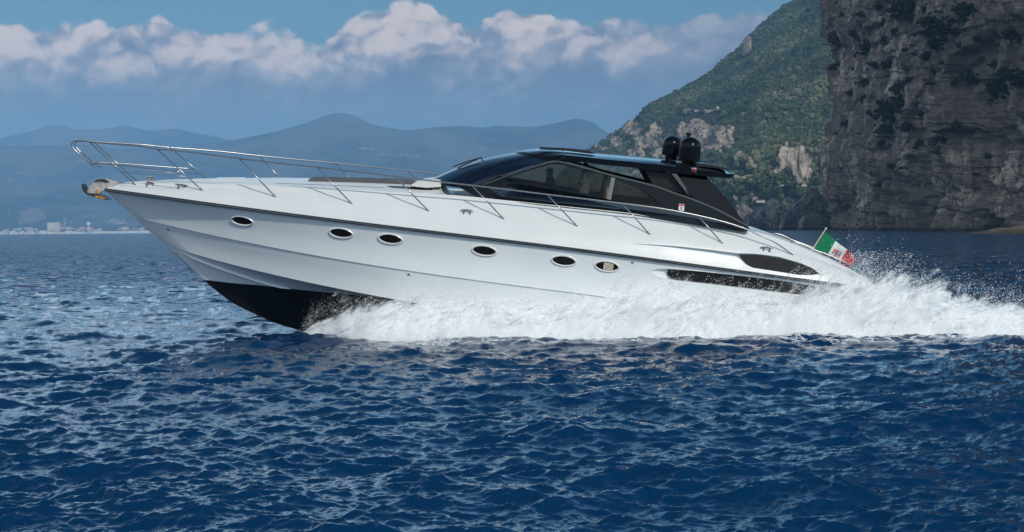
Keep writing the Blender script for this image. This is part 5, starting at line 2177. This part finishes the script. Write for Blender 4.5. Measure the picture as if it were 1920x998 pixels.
def build_spray():
    rng = np.random.default_rng(23)
    TP = np.array([(550, 608), (566, 580), (600, 558), (640, 546), (690, 546), (735, 544), (790, 536), (840, 531), (900, 538), (960, 543), (1030, 540), (1090, 533), (1140, 524), (1180, 514), (1250, 516), (1330, 530), (1380, 527), (1430, 521), (1490, 511),
                   (1545, 498), (1590, 492), (1630, 489), (1670, 495), (1720, 505), (1760, 527), (1800, 548), (1850, 556), (1920, 562), (2000, 566), (2100, 575), (2300, 590)], float)
    tx = px_x(TP[:, 0])
    tz = px_z(TP[:, 0], TP[:, 1])
    top = lambda x: np.maximum(pchip(tx, tz, x), .02)
    x0, x1 = tx[0], px_x(2250)
    xstern = px_x(1600)

    def depth(n, x, v):
        u = rng.uniform(0, 1, n)
        front = YS0 - .45 + .55 * v + .12 * fbm(x * 1.1, v * 2, 0, 3, .5, 61)
        hull = YS0 + .75 + .0 * x
        grow = sstep(x, px_x(553), px_x(900))
        front = front * grow + (YS0 + .9) * (1 - grow) - .2 * (1 - grow)
        hull = hull * grow + (YS0 + 2.2) * (1 - grow)
        back = np.where(x > xstern, hull + 4.2 * sstep(x, xstern, xstern + 1.0), hull)
        return front + (back - front) * u ** 1.3

    def shape(x, z):
        """fraction of full height with billows and jets leaning aft"""
        xs = x - .55 * z
        n1 = fbm(xs * .9, z * .9, 0, 4, .55, 62)
        n2 = fbm(xs * 3.4, z * 1.7, 0, 4, .6, 63)
        return .78 + .34 * n1 + .30 * n2

    P, R = [], []

    def emit(n, vmax, vpow, r_lo, r_hi, thin, clump, rpow=2.0):
        x = rng.uniform(x0, x1, int(n * 2.2))
        w = np.clip(top(x), .1, 2) / 1.6
        x = x[rng.uniform(size=len(x)) < w][:n]
        v = rng.uniform(0, 1, len(x)) ** vpow * vmax
        z = v * top(x)
        s = shape(x, z)
        dens = sstep(v, s + .12, s - thin)
        pat = fbm((x - .5 * z) * 2.2, z * 2.6, 0, 5, .6, 64)
        pat2 = fbm((x - .5 * z) * 9, z * 8, 0, 3, .6, 65)
        dens = dens * (1 - clump + clump * sstep(pat + .5 * pat2, -.35, .35))
        left = sstep(x, px_x(555), px_x(705))
        hollow = 1 - .75 * np.exp(-((x - px_x(598)) / .38) ** 2 - ((z - .42) / .26) ** 2)
        dens = dens * (.62 + .38 * left ** 1.3) * hollow
        # thin veil where the wash of the middle lets the hull through
        dens = dens * (1 - .62 * left * sstep(v, .60, .35))
        k = rng.uniform(size=len(x)) < dens
        x, z, v = x[k], z[k], v[k]
        y = depth(len(x), x, v)
        P.append(np.stack([x, y, z - .02], -1))
        R.append((r_lo + (r_hi - r_lo) * rng.uniform(0, 1, len(x)) ** rpow) * (.62 + .38 * sstep(x, px_x(600), px_x(800))))

    emit(560000, 1.15, .9, .0025, .0075, .45, .70)          # mist
    emit(90000, .9, 1.0, .006, .013, .30, .72, 2.0)
    n_tet = sum(len(p) for p in P)
    # single drops flung high round the stern and over the wake
    for (n, a, b, za, zb, pw) in ((9500, 1500, 1740, .5, 1.85, 1.6), (5000, 1690, 2050, .3, 1.75, 1.9), (2600, 1560, 1900, 1.0, 2.5, 2.4), (1500, 700, 1560, .5, 1.35, 1.7), (900, 556, 720, .1, 1.0, 1.0), (160, 1500, 1920, 1.6, 2.9, 1.4)):
        x = rng.uniform(px_x(a), px_x(b), n)
        z = za + (zb - za) * rng.uniform(0, 1, n) ** pw
        keep = z < top(x) * 1.15 + .9 * rng.uniform(0, 1, n) ** 2 * (x > px_x(1480)) + .12
        pat = fbm((x - .6 * z) * 2.5, z * 2.0, 0, 4, .6, 66) > -.15
        keep &= pat | (rng.uniform(size=n) < .25)
        x, z = x[keep], z[keep]
        P.append(np.stack([x, depth(len(x), x, z / 1.5), z], -1))
        R.append((.0028 + .0095 * rng.uniform(0, 1, len(x)) ** 3) * np.where(x < px_x(760), .6, 1))
    # ragged jets: strings of drops on curved paths
    for j in range(420):
        xa = rng.choice([rng.uniform(px_x(1150), px_x(1760)), rng.uniform(px_x(600), px_x(1150)), rng.uniform(px_x(1700), px_x(2100))], p=[.55, .25, .2])
        k = 26
        s = np.linspace(0, 1, k) ** .8
        h = top(np.array([xa]))[0]
        z_ = h * rng.uniform(.55, .95) + (rng.uniform(.10, .45) * (1.0 if xa > px_x(1150) else .5)) * (s - .55 * s * s) * 1.6
        x_ = xa + rng.uniform(.05, .55) * s
        y_ = depth(1, np.array([xa]), np.array([.8]))[0]
        jit = .012 + .03 * s[:, None]
        P.append(np.stack([x_, np.full(k, y_), z_], -1) + rng.normal(0, 1, (k, 3)) * jit)
        R.append((.004 + .009 * rng.uniform(0, 1, k) ** 2) * (1.15 - .6 * s))
    n_all = sum(len(p) for p in P)
    A, RA = np.concatenate(P), np.concatenate(R)
    v1, f1 = clumps(A[:n_tet], RA[:n_tet], TET_V * 1.25, TET_F, .3, rng)
    v2, f2 = clumps(A[n_tet:], RA[n_tet:], OCT_V, OCT_F, .3, rng, (1.15, 1, 1))
    # core: the heavy white water under the mist, a heaped closed ridge
    nx_, na = 1500, 150
    X = np.linspace(px_x(640), x1, nx_)
    an = np.linspace(0, math.pi, na)
    Xg, Ag = np.meshgrid(X, an, indexing='ij')
    ht = top(X)[:, None] * (.46 + .30 * fbm(X * 1.6, 0, 0, 5, .6, 67))[:, None] * sstep(X, px_x(640), px_x(860))[:, None]
    yc0 = YS0 + .18 + 2.1 * sstep(X, xstern, xstern + 1.2)[:, None]
    hw = .50 + 2.2 * sstep(X, xstern, xstern + 1.2)[:, None]
    Yg = yc0 - np.cos(Ag) * hw * (.6 + .4 * sstep(X, px_x(640), px_x(800))[:, None])
    Zg = np.sin(Ag) ** .7 * ht - .03
    n = fbm((Xg - .6 * Zg) * 1.7, Yg * 2.0, Zg * 2.0, 6, .66, 68)
    n2 = fbm((Xg - .5 * Zg) * 8, Yg * 8, Zg * 8, 5, .68, 69)
    Yg = Yg - (.26 * n + .10 * n2) * np.sin(Ag)
    Zg = Zg + (.22 * n + .10 * n2) * np.sin(Ag) * np.minimum(1, ht * 2)
    Xg = Xg + .08 * n2
    v3 = np.stack([Xg, Yg, Zg], -1).reshape(-1, 3)
    q = grid_faces(nx_, na)
    f3 = np.concatenate([q[:, [0, 1, 2]], q[:, [0, 2, 3]]])
    Vv = np.concatenate([v1, v2, v3])
    Ff = np.concatenate([f1, f2 + len(v1), f3 + len(v1) + len(v2)])
    o = np_mesh('spray', Vv, Ff, spray_material(), smooth=False)
    tag(o, 'white spray and foaming wash thrown up along the speeding yacht', 'spray', kind='stuff')
    # sheets of broken water in front of and above the heavy core
    VV, FF, CC, off = [], [], [], 0
    for kk, (hk, dk, ck) in enumerate(((.80, .02, .95), (.98, .10, .78), (1.14, .20, .60), (1.36, .05, .40), (1.02, -.25, .70), (1.24, -.40, .48))):
        nx2, na2 = 700, 70
        X = np.linspace(px_x(553), x1, nx2)
        v = np.linspace(0, 1, na2)
        Xg, Vg = np.meshgrid(X, v, indexing='ij')
        grow = sstep(X, px_x(553), px_x(700))[:, None]
        ht = (top(X) * hk * (1 + .30 * fbm(X * 1.4, kk * 3.1, 0, 5, .6, 80 + kk)))[:, None]
        stern = sstep(X, xstern, xstern + 1.2)[:, None]
        Zg = Vg ** .8 * ht - .06
        Y0 = YS0 - .42 - dk + .62 * Vg + (1 - grow) * 1.1 + stern * (.0 if dk > 0 else 2.2)
        n = fbm((Xg - .6 * Zg) * 1.5, Vg * 2.2, kk * 5.0, 5, .6, 90 + kk)
        n = n + .30 * fbm((Xg - .7 * Zg) * 6, Vg * 5, kk * 3.0, 4, .6, 190 + kk)
        Yg = Y0 - .38 * n * (.25 + Vg)
        Xo = Xg + .5 * Zg * Vg + .05 * n
        cov = ck + .16 + .55 * n - 1.0 * sstep(Vg, .18, 1.0) * (.55 + .45 * ck)
        cov = cov * (.78 + .22 * sstep(Xg, px_x(556), px_x(690)))
        cov = cov - .40 * np.exp(-((Xg - px_x(598)) / .40) ** 2 - ((Zg - .42) / .28) ** 2) - .35 * (1 - sstep(Xg, px_x(553), px_x(580)))
        VV.append(np.stack([Xo, Yg, Zg], -1).reshape(-1, 3))
        FF.append(grid_faces(nx2, na2) + off)
        CC.append(cov.ravel())
        off += nx2 * na2
    o = np_mesh('spray_sheets', np.concatenate(VV), np.concatenate(FF), spray_material(True), attrs={'cover': np.concatenate(CC)})
    tag(o, 'soft white mist and torn sheets of water over the foaming wash', 'spray', kind='stuff')


build_spray()

# ------------------------------------------------------------------ the far shore: town, towers, sails
M_H = [simple('render_%s' % n, c, .9, var=.08, scale=.02) for n, c in (('white', (.78, .76, .72)), ('cream', (.68, .60, .48)), ('pink', (.62, .45, .38)), ('grey', (.45, .46, .48)), ('ochre', (.62, .48, .28)))]
M_ROOF = simple('terracotta_roof', (.36, .20, .14), .9)
M_ROOFG = simple('flat_roof', (.42, .41, .40), .9)
M_WIN = simple('window_dark', (.05, .06, .08), .3)
M_SAIL = simple('sail_cloth', (.85, .85, .84), .8)


def town():
    Y = 7900
    rng = random.Random(5)
    u = Y / F                                                      # metres to one photograph pixel

    def gx(p):
        return (p - 960) * u

    gz = lambda px_, y: max(0.0, (horizon_y(px_) - y) * u)

    def building(px0, px1, ytop, mat, roof, label, group, dy=0.0, name='house', zbase=-1.0, cat='house'):
        x0, x1 = gx(px0), gx(px1)
        h = gz((px0 + px1) / 2, ytop)
        bm = bmesh.new()
        dep = max(14, (x1 - x0) * .6)
        add_box(bm, ((x0 + x1) / 2, Y + dy + dep / 2, (h + zbase) / 2), (x1 - x0, dep, h - zbase))
        root = bm_obj(name, bm, mat)
        bm = bmesh.new()
        r = 3.0 if roof is M_ROOF else 1.0
        a = [Vector((x0 - 1, Y + dy - 1, h + .01)), Vector((x1 + 1, Y + dy - 1, h + .01)), Vector((x1 + 1, Y + dy + dep + 1, h + .01)), Vector((x0 - 1, Y + dy + dep + 1, h + .01))]
        c = Vector(((x0 + x1) / 2, Y + dy + dep / 2, h + r))
        k = .35 if roof is M_ROOF else .96
        add_prism(bm, a, [c + (p - Vector((c.x, c.y, p.z))) * k + Vector((0, 0, 0)) for p in a])
        bm_obj('roof', bm, roof, root)
        bm = bmesh.new()
        n = max(2, int((x1 - x0) / 9))
        fl = max(1, int((h - 3) / 5.5))
        for i in range(n):
            for j in range(fl):
                cx0 = x0 + (i + .5) * (x1 - x0) / n
                cz0 = 3.5 + j * (h - 3) / fl
                add_box(bm, (cx0, Y + dy - .12, cz0), (2.6, .3, 2.6))
        w = bm_obj('window', bm, M_WIN, root)
        w['kind'] = 'stuff'
        return tag(root, label, cat, group)
    # rows of houses along the shore
    x = -8.0
    while x < 168:
        w = rng.uniform(5, 13)
        yt = rng.uniform(432.0, 435.2)
        building(x, x + w, yt, rng.choice(M_H[:2] + M_H[:1] + M_H[3:4]), rng.choice([M_ROOFG, M_ROOF, M_ROOFG]), 'small pale waterfront house in the far shore row', 'pale houses along the far waterfront', rng.uniform(0, 20))
        x += w + rng.uniform(-.5, 2.5)
    for k in range(64):
        px_ = rng.uniform(-5, 285)
        w = rng.uniform(3.5, 9)
        building(px_, px_ + w, rng.uniform(424.5, 432.5), rng.choice(M_H), rng.choice([M_ROOF, M_ROOFG]), 'small house among trees behind the far waterfront', 'houses behind the far waterfront', rng.uniform(60, 330))
    for px0, px1, yt in ((166, 200, 433.2), (201, 236, 432.8), (237, 262, 432.2), (263, 292, 431.8)):
        building(px0, px1, yt, M_H[0], M_ROOFG, 'long low white harbour building on the far quay', 'white harbour buildings on the far quay', 5, 'harbour_building', cat='building')
    b = building(76.5, 98.5, 416.5, M_H[1], M_ROOFG, 'tall beige block standing above the far waterfront houses', None, 120, 'apartment_block', cat='building')
    # lattice tower
    bm = bmesh.new()
    b0 = Vector((gx(105), Y + 160, 0))
    H = gz(105, 407)
    for sx in (-1, 1):
        for sy in (-1, 1):
            add_tube(bm, [b0 + Vector((sx * 6.5, sy * 6.5, 0)), b0 + Vector((sx * 1.2, sy * 1.2, H))], [1.0, .7], 6)
    for k in range(12):
        z0, z1 = H * k / 12, H * (k + 1) / 12
        w0, w1 = 6.5 - 5.3 * k / 12, 6.5 - 5.3 * (k + 1) / 12
        for sx, sy in ((-1, -1), (1, -1), (1, 1), (-1, 1)):
            add_tube(bm, [b0 + Vector((sx * w0, sy * w0, z0)), b0 + Vector((-sy * w1, sx * w1, z1))], .55, 4)
    o = bm_obj('lattice_mast', bm, simple('mast_red', (.48, .27, .22), .7))
    tag(o, 'slim reddish lattice mast right beside the beige block', 'mast')
    # water tower
    bm = bmesh.new()
    c = Vector((gx(157.7), Y + 90, 0))
    H = gz(157, 415.5)
    add_lathe(bm, [(3.6, -1), (3.0, H * .35), (2.8, H * .66)], c, 20)
    wt = bm_obj('water_tower', bm, M_H[0], angle=40)
    bm = bmesh.new()
    add_lathe(bm, [(2.8, H * .64), (8.6, H * .74), (9.4, H * .80), (9.4, H * .97), (8.6, H), (1, H * 1.01)], c, 24)
    bm_obj('tank', bm, M_H[0], wt, angle=40)
    tag(wt, 'white mushroom shaped water tower above the far waterfront', 'water tower')

    def sailboat(px_, ytop, dy, label):
        H = gz(px_, ytop)
        c = Vector((gx(px_), Y - 60 - dy, 0))
        bm = bmesh.new()
        L = H * .42
        add_prism(bm, [c + Vector((-L / 2, 0, 1.2)), c + Vector((-L * .38, -1.5, -.3)), c + Vector((L * .45, -1.5, -.3)), c + Vector((L / 2, -1.2, 1.3))],
                  [c + Vector((-L / 2, .4, 1.2)), c + Vector((-L * .38, 1.5, -.3)), c + Vector((L * .45, 1.5, -.3)), c + Vector((L / 2, 1.2, 1.3))])
        o = bm_obj('sailboat', bm, M_H[0])
        bm = bmesh.new()
        add_tube(bm, [c + Vector((0, 0, 1)), c + Vector((0, 0, H))], .25, 6)
        bm_obj('mast', bm, M_ROOFG, o)
        bm = bmesh.new()
        f = [c + Vector((.3, -.1, H * .98)), c + Vector((.3, -.1, H * .12)), c + Vector((L * .48, -.9, H * .12)), c + Vector((L * .30, -1.2, H * .5))]
        add_prism(bm, f, [p + Vector((0, .3, 0)) for p in f])
        g = [c + Vector((-.3, -.1, H * .9)), c + Vector((-.3, -.5, H * .10)), c + Vector((-L * .48, -.2, H * .08))]
        add_prism(bm, g, [p + Vector((0, .3, 0)) for p in g])
        bm_obj('sail', bm, M_SAIL, o)
        tag(o, label, 'sailboat')
    sailboat(137.3, 429.5, 0, 'white sailboat with the tallest sail off the far waterfront')
    sailboat(116.5, 435.5, 10, 'small white sailboat off the waterfront houses below the lattice mast')
    sailboat(121.5, 436.2, 30, 'tiny sailboat nearest the small one off the far shore')
    # the trees and scrub between the houses: one far-off mass
    g = np.random.default_rng(9)
    n = 2600
    px_ = g.uniform(-20, 300, n)
    dy = g.uniform(30, 390, n)
    P = np.stack([(px_ - 960) * u, Y + dy, g.uniform(0, 1, n) ** 1.5 * (6 + dy * .075)], -1)
    v, f = clumps(P, g.uniform(3, 7, n), ICO_V, ICO_F, .35, g, (1.3, 1, 1))
    o = np_mesh('town_trees', v, f, M_FOREST, smooth=False, attrs={'tone': np.repeat(g.uniform(0, .6, n), len(ICO_V))})
    tag(o, 'dark belt of trees between the houses of the far town', 'trees', kind='stuff')
    # villages scattered over the slopes behind
    P, S = [], []
    for cx, cy, rx, ry, k in ((215, 414, 14, 3, 60), (225, 418, 10, 2, 40), (172, 405, 7, 3, 18), (44, 418, 6, 2, 14), (130, 418, 14, 2, 16), (690, 279, 12, 2, 30), (720, 290, 14, 3, 30), (560, 275, 9, 2, 24), (880, 256, 7, 1.5, 16), (925, 263, 8, 1.5, 20), (770, 292, 18, 3, 50), (905, 279, 8, 2, 20), (260, 395, 20, 6, 14), (300, 330, 30, 20, 16), (60, 330, 50, 20, 24), (20, 385, 20, 20, 16)):
        for _ in range(int(k * .6)):
            a, b_ = cx + rng.gauss(0, .9) * rx, cy + rng.gauss(0, .8) * ry
            d = ray(a, b_)
            hp = MOUNT_T.ray_cast(CAM_P, d)[0]
            if hp:
                P.append(hp[:])
                S.append(rng.uniform(1.5, 3.6))
    cub = np.array([(x, y, z) for x in (-1, 1) for y in (-1, 1) for z in (-.6, .9)], float)
    cf = np.array([(0, 1, 3), (0, 3, 2), (4, 6, 7), (4, 7, 5), (0, 4, 5), (0, 5, 1), (2, 3, 7), (2, 7, 6), (1, 5, 7), (1, 7, 3), (0, 2, 6), (0, 6, 4)])
    P, S = np.array(P), np.array(S)
    v = (cub[None] * S[:, None, None] + P[:, None]).reshape(-1, 3)
    f = (cf[None] + (np.arange(len(P)) * 8)[:, None, None]).reshape(-1, 3)
    o = np_mesh('village', v, f, M_H[3], smooth=False)
    tag(o, 'far-off pale villages dotted over the blue mountain slopes', 'village', kind='stuff')


MOUNT_T = world_bvh([o for o in bpy.data.objects if o.name.startswith('mountain_range')][1])
town()

# ------------------------------------------------------------------ foot of the green hill: trees, terrace wall, small house
HILL_T_ = world_bvh(bpy.data.objects['hill'])


def on_hill(px_, py_):
    h, n, _, d = HILL_T_.ray_cast(CAM_P, ray(px_, py_))
    return h, d


M_TREE = foliage_material('tree_foliage', (.022, .042, .012), (.055, .085, .024), (.12, .145, .045))
protos = {}


def shore_tree(px_, py_, r_px, label, k, wide=1.25):
    h, d = on_hill(px_, py_)
    if h is None:
        return
    r = r_px / F * d
    root = empty('tree', h)
    cr = bush_mesh('crown', 300 + k, 260, (wide, wide, .8), .16, M_TREE)
    cr.parent = root
    cr.scale = (r, r, r)
    cr.location = (0, -r * .4, r * 1.1)
    bm = bmesh.new()
    add_tube(bm, [(0, -r * .4, -r * .6), (r * .04, -r * .4, r * .4), (0, -r * .4, r * 1.1)], [r * .12, r * .09, r * .05], 8)
    for s in (-1, 1):
        add_tube(bm, [(r * .03, -r * .4, r * .45), (r * .4 * s, -r * .4, r * 1.0)], [r * .05, r * .02], 6)
    bm_obj('trunk', bm, M_BARK, root, smooth=True)
    tag(root, label, 'tree', 'trees at the foot of the green hill')


for k, (a, b_, r, lab) in enumerate(((1424, 362, 15, 'bright green broad tree at the hill foot above the ochre rocks'), (1446, 366, 13, 'green round tree just left of the terrace wall'), (1408, 358, 11, 'smaller green tree on the seaward side of the bright broad tree'),
                                     (1436, 374, 9, 'low green tree right above the big grey wedge rock'), (1388, 368, 10, 'dark green tree on the ochre rocks nearest the yacht wing'), (1482, 366, 11, 'dark tree under the terrace wall'),
                                     (1500, 372, 10, 'dark tree beneath the terrace wall nearest the cliff'), (1530, 345, 10, 'grey green tree squeezed between hill and cliff edge'), (1462, 344, 8, 'small tree at the end of the terrace wall'))):
    shore_tree(a, b_, r, lab, k)

h0, d0 = on_hill(1454, 349)
h1, d1 = on_hill(1512, 349)
u = d0 / F
bm = bmesh.new()
ye = h0.y - 14
xa, xb = at(1452, 348, ye), at(1512, 348, ye)
add_box(bm, ((xa.x + xb.x) / 2, ye, xa.z - .6 * u), (xb.x - xa.x, 3.0, 3.0 * u))
tw = bm_obj('terrace_wall', bm, simple('wall_render', (.55, .50, .44), .9, var=.1, scale=.05))
tag(tw, 'long pale terrace wall low on the green hill beside the cliff', 'wall')
for p in (1464.5, 1475.5):
    bm = bmesh.new()
    q = at(p, 346, ye)
    add_box(bm, (q.x, ye - .5, q.z + .6 * u), (1.6 * u, 1.6, 3.4 * u))
    bm_obj('gate_post', bm, M_H[0], tw)
q, d = on_hill(1424, 379)
u = d / F
bm = bmesh.new()
add_box(bm, (q.x, q.y - 6, q.z + .8 * u), (15 * u, 8, 4.2 * u))
hs = bm_obj('stone_house', bm, M_H[1])
bm = bmesh.new()
add_box(bm, (q.x, q.y - 6, q.z + 3.2 * u), (16 * u, 9, .7 * u))
bm_obj('roof', bm, M_ROOFG, hs)
bm = bmesh.new()
for k in (-1, 0, 1):
    add_box(bm, (q.x + k * 4.5 * u, q.y - 10.05, q.z + 1.1 * u), (1.3 * u, .3, 1.8 * u))
w = bm_obj('window', bm, M_WIN, hs)
w['kind'] = 'stuff'
tag(hs, 'small flat roofed cream house on the ochre rocks by the sea', 'house')
# ---- haze
def haze():
    bm=bmesh.new()
    add_box(bm,(0,8100,549),(18000,17000,1102))
    o=bm_obj('haze',bm)
    m=bpy.data.materials.new('haze_air'); m.use_nodes=True
    t=NT(m.node_tree)
    for n in list(t.n): t.n.remove(n)
    v=t.node('ShaderNodeVolumePrincipled')
    v.inputs['Color'].default_value=(.31,.60,.98,1)
    v.inputs['Density'].default_value=.000088
    v.inputs['Anisotropy'].default_value=-.25
    t.l.new(v.outputs[0],t.node('ShaderNodeOutputMaterial').inputs['Volume'])
    o.data.materials.append(m)
    tag(o,'pale blue haze over the bay','haze',kind='stuff')
haze()
